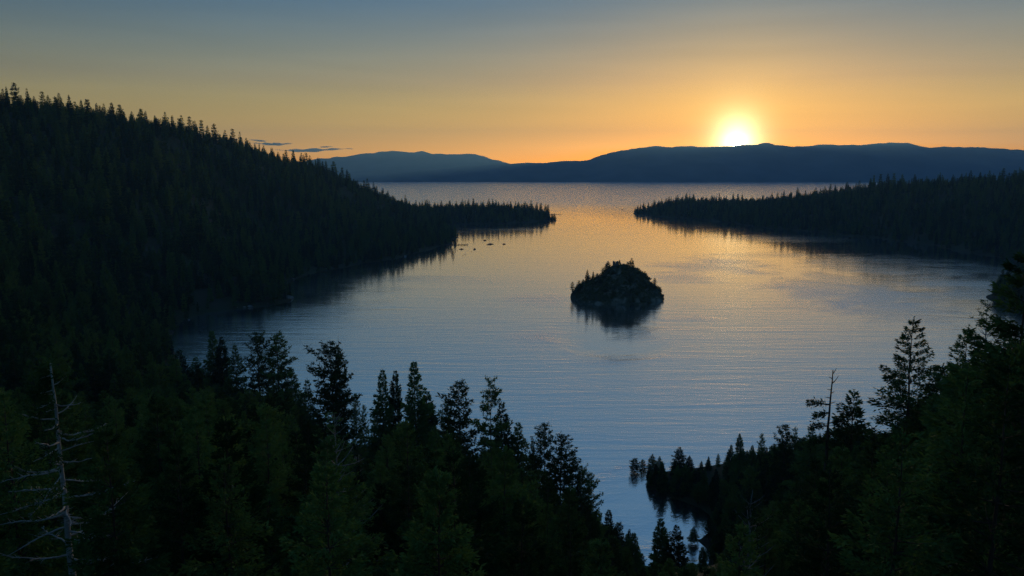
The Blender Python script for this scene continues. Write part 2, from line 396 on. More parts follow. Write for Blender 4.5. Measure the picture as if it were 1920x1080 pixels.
# ------------------------------------------------------------------ far mountains
def mountain(name, label, sky_px, d_ridge, d_base, d_back, seed, rough=1.0):
    us = np.array([p[0] for p in sky_px]); vs = np.array([p[1] for p in sky_px])
    span = d_ridge * 0.95
    xs = np.linspace(-span, span, 420)
    uu = np.array([project(np.array([x]), np.array([d_ridge]), np.array([500.0]))[0][0] for x in xs])
    vv = np.interp(uu, us, vs)
    b_ = -(vv - 540) / F
    top = CAM_H + (-SP + b_ * CP) / (CP + b_ * SP) * d_ridge
    top += fnoise(xs, xs * 0 + seed * 311, 700, 6, seed) * 14 * rough
    ys = np.concatenate([np.linspace(d_base - 60, d_ridge, 46), np.linspace(d_ridge, d_back, 14)[1:]])
    Xg, Yg = np.meshgrid(xs, ys)
    t = np.where(Yg <= d_ridge, (Yg - d_base) / (d_ridge - d_base), 1 - 0.75 * (Yg - d_ridge) / (d_back - d_ridge))
    prof = np.where(Yg <= d_ridge, np.sign(t) * np.abs(t) ** 1.12, t)
    spur = fnoise(Xg, Yg * 0.35, 2600, 5, seed + 1)
    Z = top[None] * prof + spur * 110 * rough * np.clip(t, 0, 1) * (1 - np.clip(t, 0, 1)) * 2.0
    Z = np.where(Yg <= d_ridge, np.minimum(Z, CAM_H + (top[None] - CAM_H) * Yg / d_ridge * 0.985 + 0.0), Z)
    Z[45] = top
    Z[0] = -30
    n_x = len(xs)
    ii = np.arange(Xg.size).reshape(len(ys), n_x)
    q = np.stack([ii[:-1, :-1], ii[:-1, 1:], ii[1:, 1:], ii[1:, :-1]], -1).reshape(-1, 4)
    o = mesh_obj(name, np.stack([Xg.ravel(), Yg.ravel(), Z.ravel()], 1), q, M_MTN, smooth=True)
    tag(o, label, 'mountains', kind='structure')
    return o
FAR_RANGE = [(-600, 300), (300, 306), (560, 304), (597, 298), (635, 294), (667, 290), (700, 287), (737, 282), (757, 285), (775, 286), (790, 283), (813, 288), (850, 289), (893, 289), (920, 297), (957, 308), (1100, 318), (1500, 322), (2500, 320)]
MAIN_RANGE = [(-600, 322), (500, 326), (650, 323), (760, 317), (860, 313), (957, 307), (1013, 305), (1053, 303), (1100, 300), (1120, 295), (1145, 286), (1199, 277), (1224, 274.5), (1320, 275), (1353, 275.5), (1380, 273), (1412, 271), (1428, 269), (1437, 267), (1445, 269), (1453, 272),
              (1512, 275), (1545, 270), (1587, 273), (1640, 269), (1678, 267), (1703, 269), (1745, 277), (1787, 275), (1870, 278), (1920, 282), (2100, 280), (2300, 274), (2600, 285)]
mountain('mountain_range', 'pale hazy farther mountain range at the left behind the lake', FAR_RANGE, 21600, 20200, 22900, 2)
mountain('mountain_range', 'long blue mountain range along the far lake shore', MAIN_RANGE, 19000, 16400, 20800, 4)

# ------------------------------------------------------------------ conifers
class Geo:
    def __init__(self): self.v = []; self.f = []; self.m = []; self.n = 0
    def add(self, v, f, mat=0):
        v = np.asarray(v, dtype=float); self.v.append(v)
        self.f.extend([[a + self.n for a in q] for q in f]); self.m.extend([mat] * len(f)); self.n += len(v)
    def tube(self, pts, rad, sides=6, mat=0):
        pts = np.asarray(pts, dtype=float); k = len(pts)
        d = np.gradient(pts, axis=0); d /= np.linalg.norm(d, axis=1)[:, None] + 1e-9
        ref = np.array([0, 0, 1.0]) if abs(d[0][2]) < 0.8 else np.array([1.0, 0, 0])
        s = np.cross(d, ref); s /= np.linalg.norm(s, axis=1)[:, None] + 1e-9
        w = np.cross(d, s)
        an = np.arange(sides) * 2 * math.pi / sides
        r = np.asarray(rad)[:, None, None]
        V = pts[:, None] + r * (np.cos(an)[None, :, None] * s[:, None] + np.sin(an)[None, :, None] * w[:, None])
        f = [[i * sides + j, i * sides + (j + 1) % sides, (i + 1) * sides + (j + 1) % sides, (i + 1) * sides + j] for i in range(k - 1) for j in range(sides)]
        f.append([(k - 1) * sides + j for j in range(sides)])
        self.add(V.reshape(-1, 3), f, mat)
    def quads(self, Q, mat=0):                      # Q: (n, 4, 3)
        k = len(Q); self.v.append(Q.reshape(-1, 3))
        ii = (np.arange(k * 4) + self.n).reshape(-1, 4).tolist()
        self.f.extend(ii); self.m.extend([mat] * k); self.n += 4 * k
    def mesh(self, name, mats, smooth=False):
        me = bpy.data.meshes.new(name)
        me.from_pydata(np.concatenate(self.v).tolist(), [], self.f)
        for m in mats: me.materials.append(m)
        me.polygons.foreach_set('material_index', np.array(self.m, dtype=np.int32))
        if smooth: me.polygons.foreach_set('use_smooth', np.ones(len(me.polygons), dtype=bool))
        me.update(); return me

def sprays(rs, P, D, length, width, tilt=0.45):
    """kite-shaped needle sprays at P pointing along D"""
    k = len(P)
    D = D / (np.linalg.norm(D, axis=1)[:, None] + 1e-9)
    up = np.array([0, 0, 1.0]) + rs.normal(0, tilt, (k, 3))
    S = np.cross(D, up); S /= np.linalg.norm(S, axis=1)[:, None] + 1e-9
    Lg = (length * rs.uniform(0.6, 1.3, k))[:, None]; Wd = (width * rs.uniform(0.6, 1.3, k))[:, None]
    mid = rs.uniform(0.35, 0.6, k)[:, None]
    return np.stack([P, P + D * Lg * mid + S * Wd * 0.5, P + D * Lg, P + D * Lg * mid - S * Wd * 0.5], 1)

def conifer(seed, h=25.0, rad=4.0, start=0.12, whorls=34, nb=6, ns=14, sl=1.0, sw=0.5, kind='fir', limbs=True, gap=0.06, dead=0.0, shape=0.85, sides=7):
    """returns (wood, needles): tapered trunk with limbs, crown of needle sprays on whorled branches"""
    rs = np.random.RandomState(seed)
    wood, leaf = Geo(), Geo()
    lean = rs.normal(0, 0.012, 2)
    zs = np.linspace(-1.5, h, 9)
    wob = rs.normal(0, 0.05, (9, 2)); wob[0] = 0; wob[-1] = 0
    tp = np.stack([zs * lean[0] + wob[:, 0], zs * lean[1] + wob[:, 1], zs], 1)
    r0 = h * 0.0125
    wood.tube(tp, r0 * np.clip(1.12 - np.linspace(0, 1, 9) ** 0.9 * 1.1, 0.03, 2), sides)
    lop = rs.uniform(0, 6.28)
    bulge = rs.uniform(0.8, 1.15, 14)
    for w in range(whorls):
        t = (w + rs.uniform(-0.3, 0.3)) / whorls
        t = min(max(t, 0), 0.985)
        z = h * (start + (1 - start) * t)
        if kind == 'fir':
            prof = (1 - t) ** shape * min(1.0, 0.75 + t * 2.0)
        else:                                   # open pine: long limbs up to a narrower, irregular top
            prof = (1 - t) ** 0.55 * (0.55 + 0.45 * min(1, t * 3.0)) * (0.75 if w % 3 else 1.1)
        prof *= bulge[int(t * 13.9)]
        n_b = max(4, int(round(nb * (1 - 0.3 * t) + rs.uniform(-1, 1))))
        a0 = rs.uniform(0, 6.28)
        for k in range(n_b):
            if rs.rand() < gap: continue
            az = a0 + k * 6.283 / n_b + rs.normal(0, 0.25)
            L = rad * prof * rs.uniform(0.62, 1.15) * (1 + 0.15 * math.cos(az - lop)) + 0.12
            if kind == 'fir':
                e = 0.75 * t ** 1.5 - 0.12 + rs.normal(0, 0.09); dr = 0.34 * (1 - t); upt = 0.20
            else:
                e = -0.05 + 0.7 * t + rs.normal(0, 0.15); dr = 0.30 * (1 - t); upt = 0.30
            ca, sa = math.cos(az), math.sin(az)
            bx, by = z * lean[0], z * lean[1]
            def pt(s):
                rr = L * s; zz = L * (s * e - dr * s ** 2 + upt * s ** 3)
                return np.stack([bx + rr * ca, by + rr * sa, z + zz], -1)
            if limbs and L > 0.5:
                ss = np.linspace(0, 0.95, 4)
                wood.tube(pt(ss), np.linspace(0.016 * L + 0.012 + dead * 0.05, 0.006 + dead * 0.03, 4), 3)
            if rs.rand() < dead: continue
            n_s = max(4, int(ns * (0.15 + 0.85 * L / rad) * rs.uniform(0.8, 1.2)))
            q = sl * (0.5 + 0.5 * min(1, L / (0.6 * rad)))
            if kind == 'fir':
                # flat fan of twigs either side of the bough, narrowing to its tip
                s = rs.uniform(0.05, 1.0, n_s) ** 0.75
                sd = rs.choice([-1, 1], n_s)
                off = rs.uniform(0, 1, n_s) * L * 0.34 * np.sin(np.pi * np.clip(1.02 - s, 0, 1) ** 0.6)
                ang_ = sd * rs.uniform(0.5, 1.0, n_s)
                P = pt(s) + np.stack([np.cos(az + ang_), np.sin(az + ang_), rs.normal(-0.10, 0.14, n_s)], 1) * off[:, None]
                a2 = az + sd * rs.uniform(0.0, 0.8, n_s)
                P[:, 2] += rs.normal(-0.06, 0.13, n_s) * min(1.6, 0.5 + 0.25 * L)
                dirs = np.stack([np.cos(a2), np.sin(a2), rs.normal(-0.10, 0.45, n_s) + 0.35 * t], 1)
                leaf.quads(sprays(rs, P, dirs, q, sw * (q / sl), 1.0))
            else:
                # needle tufts along the outer part of the limb
                nt_ = max(3, n_s // 9); kq = max(5, n_s // nt_)
                for j in range(nt_):
                    s1 = 0.3 + 0.7 * (j + rs.rand()) / nt_; c0 = pt(np.array([s1]))[0]
                    lat = rs.normal(0, 0.11) * L
                    c0 = c0 + np.array([-sa * lat, ca * lat, rs.normal(0.03, 0.05) * L])
                    dirs = rs.normal(0, 1, (kq, 3)); dirs[:, 2] = dirs[:, 2] * 0.5 + 0.35; dirs[:, 0] += ca * 0.6; dirs[:, 1] += sa * 0.6
                    P = np.repeat(c0[None], kq, 0) + rs.normal(0, 0.22 * sl, (kq, 3)) * np.array([1, 1, 0.5])
                    leaf.quads(sprays(rs, P, dirs, q, sw * (q / sl), 0.9))
    # leader
    k = 14
    P = np.stack([np.full(k, h * lean[0]), np.full(k, h * lean[1]), np.linspace(h * 0.93, h * 0.995, k)], 1)
    an = rs.uniform(0, 6.28, k)
    leaf.quads(sprays(rs, P, np.stack([np.cos(an) * 0.6, np.sin(an) * 0.6, np.full(k, 0.9)], 1), sl * 0.5, sw * 0.6))
    return wood, leaf

def tree_meshes(name, needle, bark=None, **kw):
    wood, leaf = conifer(**kw)
    return wood.mesh(name + '_trunk', [bark or M_BARK], True), leaf.mesh(name + '_crown', [needle]), kw.get('h', 25.0)
FIRS = [tree_meshes('fir', M_NEEDLE, seed=11 + i, rad=r_, start=s_, whorls=w_, nb=7, ns=96, sl=0.85, sw=0.34, shape=sh_, gap=g_)
        for i, (r_, s_, w_, sh_, g_) in enumerate([(5.0, 0.05, 40, 0.80, 0.04), (5.8, 0.06, 34, 0.86, 0.07), (4.2, 0.03, 42, 0.74, 0.03), (6.4, 0.05, 30, 0.84, 0.10), (5.2, 0.08, 32, 0.78, 0.10)])]
PINES = [tree_meshes('pine', M_NEEDLE2, seed=41 + i, rad=r_, start=s_, whorls=w_, nb=6, ns=150, sl=0.72, sw=0.26, kind='pine', gap=g_)
         for i, (r_, s_, w_, g_) in enumerate([(5.6, 0.20, 24, 0.10), (4.8, 0.30, 20, 0.12), (6.2, 0.12, 26, 0.08), (4.6, 0.2, 22, 0.18)])]
NEARS = [tree_meshes('near_fir', M_SKYLIT, seed=71 + i, rad=r_, start=0.05, whorls=w_, nb=7, ns=260, sl=0.58, sw=0.20, shape=sh_, gap=0.06)
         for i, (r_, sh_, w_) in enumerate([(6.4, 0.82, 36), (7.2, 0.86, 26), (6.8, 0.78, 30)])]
SPARSE = [tree_meshes('sparse_pine', M_SKYLIT, M_PALE, seed=81 + i, rad=r_, start=0.12, whorls=28, nb=5, ns=130, sl=0.45, sw=0.14, kind='pine', gap=0.12, dead=0.35)
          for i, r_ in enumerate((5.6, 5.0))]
def far_mesh(name, needle, **kw):
    wood, leaf = conifer(limbs=False, sides=5, **kw)
    g = Geo(); g.v = wood.v + leaf.v; g.f = list(wood.f) + [[a + wood.n for a in q] for q in leaf.f]; g.m = [0] * len(wood.f) + [1] * len(leaf.f)
    return g.mesh(name, [M_BARK, needle])
FARS = [far_mesh('far_fir', M_NEEDLE, seed=101 + i, rad=r_, start=s_, whorls=w_, nb=7, ns=52, sl=1.15, sw=0.52, shape=sh_, gap=0.06)
        for i, (r_, s_, w_, sh_) in enumerate([(4.8, 0.04, 24, 0.8), (5.6, 0.06, 22, 0.85), (4.0, 0.03, 26, 0.72), (5.6, 0.08, 20, 0.76)])]
FARS += [far_mesh('far_pine', M_NEEDLE2, seed=121 + i, rad=r_, start=s_, whorls=w_, nb=6, ns=80, sl=1.0, sw=0.42, kind='pine', gap=0.1)
         for i, (r_, s_, w_) in enumerate([(5.8, 0.25, 15), (5.0, 0.16, 17)])]
RND = random.Random(5)

def tree(kind_list, name, x, y, zg, h, label, group, fat=1.0, which=None):
    tr, cr, h0 = kind_list[RND.randrange(len(kind_list)) if which is None else which % len(kind_list)]
    e = empty(name, (x, y, zg), RND.uniform(0, 6.28))
    k = h / h0
    e.scale = (k * fat, k * fat, k)
    link_mesh('trunk', tr, e); link_mesh('crown', cr, e)
    return tag(e, label, 'tree', group)
def far_tree(name, x, y, zg, h, label, group, which=None, fat=1.0):
    o = link_mesh(name, FARS[RND.randrange(len(FARS)) if which is None else which])
    k = h / 25.0
    o.location = (x, y, zg); o.rotation_euler = (0, 0, RND.uniform(0, 6.28)); o.scale = (k * fat, k * fat, k)
    return tag(o, label, 'tree', group)

taken = []            # (x, y, radius) of the trees set by hand
def spot(u, v, d):
    x, y, zt = at_dist(u, v, d); zg = g1(x, y)
    return x, y, zg, zt - zg
HERO = [  # u, v of the tip, depth, kind, girth, label
    (400, 620, 400, 'F', 0.95, 'slender dark fir with a sharp tip beside the cove at left'),
    (413, 632, 395, 'F', 0.9, 'dark fir just right of the slender fir at the cove edge, half hidden'),
    (439, 645, 370, 'F', 0.85, 'narrow pointed dark fir between the cove firs and the two rounded pines'),
    (482, 622, 330, 'P', 1.0, 'dense rounded dark pine, left of the touching pair in front of the water'),
    (519, 624, 325, 'P', 1.15, 'open pine with one bough, right of the touching pair before the water'),
    (336, 655, 380, 'F', 1.2, 'broad dark fir left of the cove firs with water glinting past it'),
    (366, 668, 385, 'F', 1.0, 'dark fir between the broad fir and the slender cove fir'),
    (546, 690, 330, 'F', 1.1, 'dark fir filling the right side under the bough of the open pine'),
    (574, 709, 300, 'F', 0.75, 'small narrow fir between the pine pair and the tall twin pine'),
    (622, 640, 240, 'P', 1.05, 'tall thick-trunked pine standing alone against the water, left of two close stems'),
    (634, 652, 243, 'P', 0.75, 'slimmer pine stem grown close to the right of the tall thick-trunked pine'),
    (667, 738, 330, 'P', 0.6, 'thin young pine right of the tall twin pine, against the water'),
    (681, 760, 335, 'P', 0.5, 'thinnest small pine beside the thin young pine'),
    (716, 694, 260, 'F', 0.8, 'left of the two equally tall slim spires left of the tallest center fir'),
    (740, 695, 265, 'F', 0.7, 'right of the two equally tall slim spires left of the tallest center fir'),
    (780, 678, 235, 'F', 0.9, 'tallest center fir with a sharp tip rising above its neighbors'),
    (802, 735, 240, 'F', 1.0, 'dark fir leaning out right of the tallest center fir'),
    (838, 752, 260, 'P', 0.7, 'thin pine left of the bushy-topped center pine'),
    (861, 715, 225, 'P', 1.1, 'bushy-topped center pine between the tallest fir and the flat-topped pine'),
    (920, 709, 215, 'P', 0.8, 'flat-topped pine with bare upper trunk and tufted boughs, right of center'),
    (942, 752, 220, 'F', 0.85, 'fir just right of the flat-topped pine'),
    (973, 791, 225, 'F', 0.95, 'fir on the descending edge, second right of the flat-topped pine'),
    (998, 828, 260, 'P', 0.45, 'thin pale pine on the descending edge before two dark rounded pines'),
    (1022, 794, 220, 'P', 0.85, 'tall rounded pine on the descending edge of the foreground wood'),
    (1051, 816, 215, 'P', 1.0, 'dark full pine right of the tall rounded pine on the descending edge'),
    (1077, 847, 225, 'P', 0.7, 'upper of three shrinking pines stepping down the edge to the water'),
    (1090, 872, 226, 'P', 0.65, 'middle of three shrinking pines stepping down the edge to the water'),
    (1104, 889, 224, 'P', 0.75, 'lowest of three shrinking pines stepping down the edge to the water'),
    (1141, 957, 225, 'F', 0.85, 'low fir at the foot of the descending edge near the inlet'),
    (1160, 980, 222, 'P', 0.9, 'low bushy pine right of the low fir near the inlet'),
    (1186, 999, 215, 'F', 1.0, 'lowest fir by the inlet at the end of the descending edge'),
    (1239, 974, 185, 'F', 0.9, 'pointed dark fir in front of the small inlet, left of its twin'),
    (1270, 984, 185, 'F', 0.9, 'pointed dark fir in front of the small inlet, right of its twin'),
    (1318, 1026, 180, 'F', 0.75, 'small fir tip at the bottom edge in front of the inlet water'),
    (1190, 859, 378, 'P', 1.7, 'lone open pine at the very tip of the small wooded point'),
    (1205, 862, 380, 'P', 1.1, 'thin pine beside the lone pine at the tip of the small wooded point'),
    (1224, 851, 376, 'F', 1.2, 'dense dark tree third from the tip of the small wooded point'),
    (1237, 855, 380, 'F', 1.0, 'dark tree fourth from the tip of the small wooded point'),
    (1275, 837, 372, 'F', 1.4, 'broad tallest tree in the middle of the small wooded point'),
    (1293, 854, 376, 'F', 1.2, 'dark tree right of the broad tallest tree on the small point'),
    (1315, 868, 368, 'F', 0.8, 'short tree in the gap on the small wooded point'),
    (1329, 856, 368, 'F', 0.9, 'conical fir on the small point left of the narrow spire'),
    (1347, 850, 378, 'F', 0.7, 'narrow spire standing free on the small wooded point'),
    (1371, 834, 370, 'F', 1.1, 'dark tree right of the narrow spire on the small point'),
    (1388, 813, 352, 'F', 1.0, 'tall dark fir where the small point joins the right slope'),
    (1410, 835, 350, 'F', 1.1, 'dark fir right of the tall fir where the small point joins the slope'),
    (1429, 812, 345, 'P', 0.8, 'open-topped pine beside the tall fir above the small point'),
    (1452, 833, 330, 'P', 0.9, 'lower pine between the open-topped pine and the pair of pines to its right'),
    (1474, 797, 280, 'P', 0.9, 'left of a pair of pines between the small point and the broken snag'),
    (1489, 803, 282, 'P', 0.7, 'right of a pair of pines between the small point and the broken snag'),
    (1522, 800, 240, 'F', 1.0, 'dark fir just left of the broken-topped snag'),
    (1602, 730, 150, 'F', 1.05, 'pointed fir standing free right of the broken-topped snag'),
    (1635, 800, 150, 'F', 1.0, 'low fir between the pointed fir and the big open fir'),
    (1716, 595, 118, 'N', 1.0, 'big open fir with layered boughs, tallest free-standing tree at right'),
    (1768, 684, 125, 'F', 1.25, 'shorter fir right behind the big open fir'),
    (1819, 611, 108, 'N', 1.0, 'fir left of the lacy sparse treetop at right'),
    (1861, 561, 105, 'S', 0.9, 'lacy sparse treetop with see-through twigs near the right edge'),
    (1845, 640, 92, 'N', 1.1, 'bushy green fir below the lacy sparse treetop'),
    (1932, 470, 62, 'N', 1.05, 'near fir at the right edge reaching boughs into the picture'),
    (1890, 700, 78, 'N', 0.8, 'dense dark fir in front of the right edge fir'),
    (1780, 800, 80, 'N', 0.9, 'large dark fir below the shorter fir at lower right'),
    (1660, 850, 95, 'N', 0.9, 'large dark fir below the low fir at lower right'),
    (1560, 880, 100, 'N', 0.85, 'dark fir beneath the broken-topped snag'),
    (635, 775, 72, 'S', 1.0, 'sparse near pine with pale curved bare boughs left of center'),
    (1408, 930, 62, 'S', 0.9, 'sparse near pine with pale twigs at lower right of the inlet'),
    (430, 905, 60, 'S', 0.8, 'thin sparse pine with a pale bent stem at bottom left'),
    (840, 815, 110, 'N', 0.9, 'soft green near fir below the tallest center fir'),
    (1770, 1040, 40, 'S', 0.8, 'small sunlit-green sapling tip at the bottom right edge'),
    (190, 800, 70, 'N', 0.9, 'green near fir right of the pale bare-branched snag'),
    (760, 880, 80, 'N', 0.8, 'green near fir right of the sparse pine with pale boughs'),
    (520, 850, 95, 'N', 0.85, 'dark near fir left of the sparse pine with pale boughs'),
    (960, 870, 110, 'N', 0.85, 'dark near fir under the flat-topped pine'),
    (1060, 950, 120, 'N', 0.8, 'dark near fir below the three shrinking pines'),
    (320, 830, 110, 'N', 0.9, 'dark near fir below the cove at left'),
    (14, 850, 80, 'N', 0.9, 'dark near fir at the left edge behind the pale snag'),
    (1480, 930, 90, 'N', 0.9, 'dark near fir right of the lower right sparse pine'),
]
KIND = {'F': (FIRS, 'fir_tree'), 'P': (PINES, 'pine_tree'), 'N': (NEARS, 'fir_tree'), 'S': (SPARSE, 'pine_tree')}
for i, (u, v, d, kd, fat, lab) in enumerate(HERO):
    x, y, zg, h = spot(u, v, d)
    if h < 6 or h > 46: print('HERO height', i, u, v, d, round(h, 1), 'ground', round(zg, 1))
    h = max(h, 5.0)
    lst, nm = KIND[kd]
    fat = fat * (25.0 / h) ** 0.35 * (0.85 if d > 340 and u > 1180 else 1.15)
    tree(lst, nm, x, y, zg, h, lab, 'trees of the foreground slope', fat, which=i * 7 + i // 3)
    taken.append((x, y, 3.0))

# --------------------------------------------------- bare snags
def snag(name, u_top, v_top, d, label, branches, r0, lean=(0, 0), seed=1, mat=None, thick=1.0):
    mat = mat or M_DEAD
    x, y, zg, h = spot(u_top, v_top, d)
    print('snag height', round(h, 1))
    rs = np.random.RandomState(seed)
    e = empty(name, (x - lean[0] * h, y - lean[1] * h, zg))
    k = 16
    t = np.linspace(0, 1, k)
    tp = np.stack([lean[0] * h * t + np.cumsum(rs.normal(0, 0.07, k)) * 0.8, lean[1] * h * t + np.cumsum(rs.normal(0, 0.05, k)) * 0.6, -1 + (h + 1) * t], 1)
    g = Geo(); g.tube(tp, r0 * (1.05 - 0.85 * t ** 1.2), 9)
    link_mesh('trunk', g.mesh('snag_trunk', [mat], True), e)
    for q, (tt, az, L, elev, curve) in enumerate(branches):
        p0 = np.array([np.interp(tt, t, tp[:, j]) for j in range(3)])
        g = Geo()
        s = np.linspace(0, 1, 8)
        jit = np.cumsum(rs.normal(0, 0.03 * L, (8, 3)), 0); jit[0] = 0
        P = p0 + np.stack([np.cos(az) * L * s, np.sin(az) * L * s, L * (elev * s + curve * s ** 2)], 1) + jit * 0.5
        g.tube(P, np.linspace(0.030 * L ** 0.5 + 0.018, 0.012, 8) * thick, 5)
        for w in range(int(L * 4.5)):
            s0 = rs.uniform(0.25, 0.95); b0 = np.array([np.interp(s0, s, P[:, j]) for j in range(3)])
            a2 = az + rs.choice([-1, 1]) * rs.uniform(0.5, 1.2); l2 = L * rs.uniform(0.12, 0.32) * (1.2 - s0)
            P2 = b0 + np.stack([np.cos(a2) * l2 * s[:4] * 2, np.sin(a2) * l2 * s[:4] * 2, l2 * s[:4] * rs.uniform(-0.3, 0.9)], 1)
            g.tube(P2, np.linspace(0.022, 0.010, 4) * thick, 3)
        link_mesh('branch', g.mesh('snag_branch', [mat], True), e)
    taken.append((x, y, 3.0))
    return tag(e, label, 'tree'), tp, (x, y, zg), h
rs0 = np.random.RandomState(3)
br = []
for q in range(48):
    tt = 0.30 + 0.68 * q / 47
    L = 6.2 * (1.02 - tt) ** 0.7 * rs0.uniform(0.55, 1.1) * 1.3
    az = rs0.choice([0, math.pi]) + rs0.normal(0, 0.9)
    br.append((tt, az, L, rs0.uniform(-0.35, 0.25), rs0.uniform(-0.1, 0.5)))
e_l, tp_l, p_l, h_l = snag('dead_tree', 96, 682, 52, 'pale bare-branched snag with a straight grey trunk at lower left', br, 0.28, (-0.005, 0), 5, M_DEAD)
def snag_needles(e_, h_, items, k, lean_x, seed, ln, wd, spread):
    g = Geo(); rs1 = np.random.RandomState(seed)
    for tt, az, L, el, cu in items:
        s = rs1.uniform(0.35, 1.08, k)
        P = np.stack([np.cos(az) * L * s, np.sin(az) * L * s, h_ * tt + L * (el * s + cu * s ** 2)], 1) + rs1.normal(0, spread, (k, 3))
        P[:, 0] += lean_x * h_ * tt
        dirs = rs1.normal(0, 1, (k, 3)); dirs[:, 0] += math.cos(az)
        g.quads(sprays(rs1, P, dirs, ln, wd, 0.9))
    link_mesh('crown', g.mesh('snag_crown', [M_SKYLIT]), e_)
snag_needles(e_l, h_l, br[1::2] + br[-6:], 130, -0.005, 18, 0.36, 0.10, 0.33)
br = [(0.975, 0.4, 1.0, 0.9, 0.2), (0.95, 3.4, 0.9, 0.3, 0.1), (0.92, 0.2, 1.3, 0.5, 0.6), (0.88, 3.0, 0.9, 0.1, 0.1), (0.86, 0.6, 1.2, 0.0, 0.2), (0.83, 3.3, 1.3, 0.1, 0.1), (0.80, 0.1, 1.1, 0.1, 0.2),
      (0.79, 3.1, 4.2, 0.15, -0.12), (0.74, 3.4, 3.4, 0.0, -0.2), (0.68, 0.2, 2.4, 0.0, 0.1), (0.66, 2.9, 3.2, 0.0, -0.2), (0.60, 0.1, 3.0, 0.0, -0.1), (0.57, 3.3, 3.6, 0.0, -0.15), (0.52, 0.3, 3.4, -0.05, -0.1)]
e_sn, tp_sn, p_sn, h_sn = snag('dead_tree', 1562, 694, 150, 'broken-topped dark snag with one leafy bough, rising above the right wood', br, 0.42, (0.004, 0), 9, M_BARK, 2.4)
snag_needles(e_sn, h_sn, br[7:], 170, 0.01, 17, 0.7, 0.25, 0.3)
# thin dead leader beside the tall twin pine
snag('dead_tree', 634, 628, 246, 'thin bare dead spire poking above the tall twin pine', [(0.9, 0.3, 0.5, 0.4, 0.1), (0.84, 3.0, 0.6, 0.3, 0.1), (0.8, 1.0, 0.7, 0.2, 0.1)], 0.14, (0, 0), 12, M_BARK)

# --------------------------------------------------- random foreground trees
ENV_U = [-200, 0, 60, 160, 230, 300, 330, 380, 400, 450, 480, 520, 548, 575, 600, 640, 660, 690, 715, 740, 780, 810, 860, 900, 920, 970, 1000, 1050, 1080, 1110, 1140, 1180, 1210, 1240, 1270, 1300, 1345, 1372, 1400, 1450, 1500, 1545, 1580, 1610, 1650, 1700, 1760, 1800, 1850, 1900, 2100]
ENV_V = [720, 720, 720, 730, 720, 720, 715, 715, 715, 725, 725, 715, 750, 780, 800, 810, 850, 890, 800, 790, 775, 800, 800, 805, 815, 845, 870, 890, 915, 950, 990, 1015, 1060, 1035, 1045, 1050, 1050, 1010, 960, 935, 900, 850, 830, 790, 810, 790, 720, 680, 640, 600, 560]
ENV2_U = [-200, 250, 300, 380, 450, 520, 700, 1000, 1185, 1190, 1224, 1275, 1300, 1350, 1388, 1430, 1480, 1520, 1600, 1650, 1700, 1760, 1800, 1850, 1900, 2100]
ENV2_V = [640, 640, 720, 715, 720, 720, 860, 940, 980, 885, 866, 856, 875, 872, 840, 836, 822, 812, 790, 810, 800, 760, 720, 680, 640, 590]
rsf = np.random.RandomState(31)
def jitter_grid(x0, x1, y0, y1, step):
    X, Y = np.meshgrid(np.arange(x0, x1, step), np.arange(y0, y1, step))
    X = X.ravel() + rsf.uniform(-0.45, 0.45, X.size) * step; Y = Y.ravel() + rsf.uniform(-0.45, 0.45, Y.size) * step
    return X, Y
fx, fy = jitter_grid(-420, 420, 30, 640, 7.2)
fz = ground(fx, fy)
ok = (fz > 0.6)
fx, fy, fz = fx[ok], fy[ok], fz[ok]
fh = np.clip(rsf.normal(21, 6.5, len(fx)), 8, 36)
ub, vb = project(fx, fy, fz)
ut, vt = project(fx, fy, fz + fh)
left_zone = (fx < -0.39 * fy) & (fy > 330)
lim = np.where(fy > 275, np.interp(ut, ENV2_U, ENV2_V), np.interp(ut, ENV_U, ENV_V))
lim = np.where(left_zone, 250, lim + rsf.uniform(0, 70, len(fx)) * (rsf.rand(len(fx)) < 0.8)) + 4
# shorten trees that would rise above the treeline of the slope
for _ in range(3):
    over = vt < lim
    fh = np.where(over, fh - np.maximum(0.5, (lim - vt) * fy / F), fh)
    ut, vt = project(fx, fy, fz + fh)
ok = (fh > np.where((ut > 1150) & (ut < 1500), 3.5, 7.5)) & (ut > -120) & (ut < 2040) & (vt < 1120) & (fy > 34) & ~((fy < 58) & (np.abs(ut - 105) < 55))
for (x, y, r) in taken: ok &= (np.hypot(fx - x, fy - y) > r)
fx, fy, fz, fh, ut, vt = [a[ok] for a in (fx, fy, fz, fh, ut, vt)]
size = fh / fy                                   # apparent size
inview = (ut > -10) & (ut < 1930) & (vt < 1075)
order = np.argsort(-(size * inview))
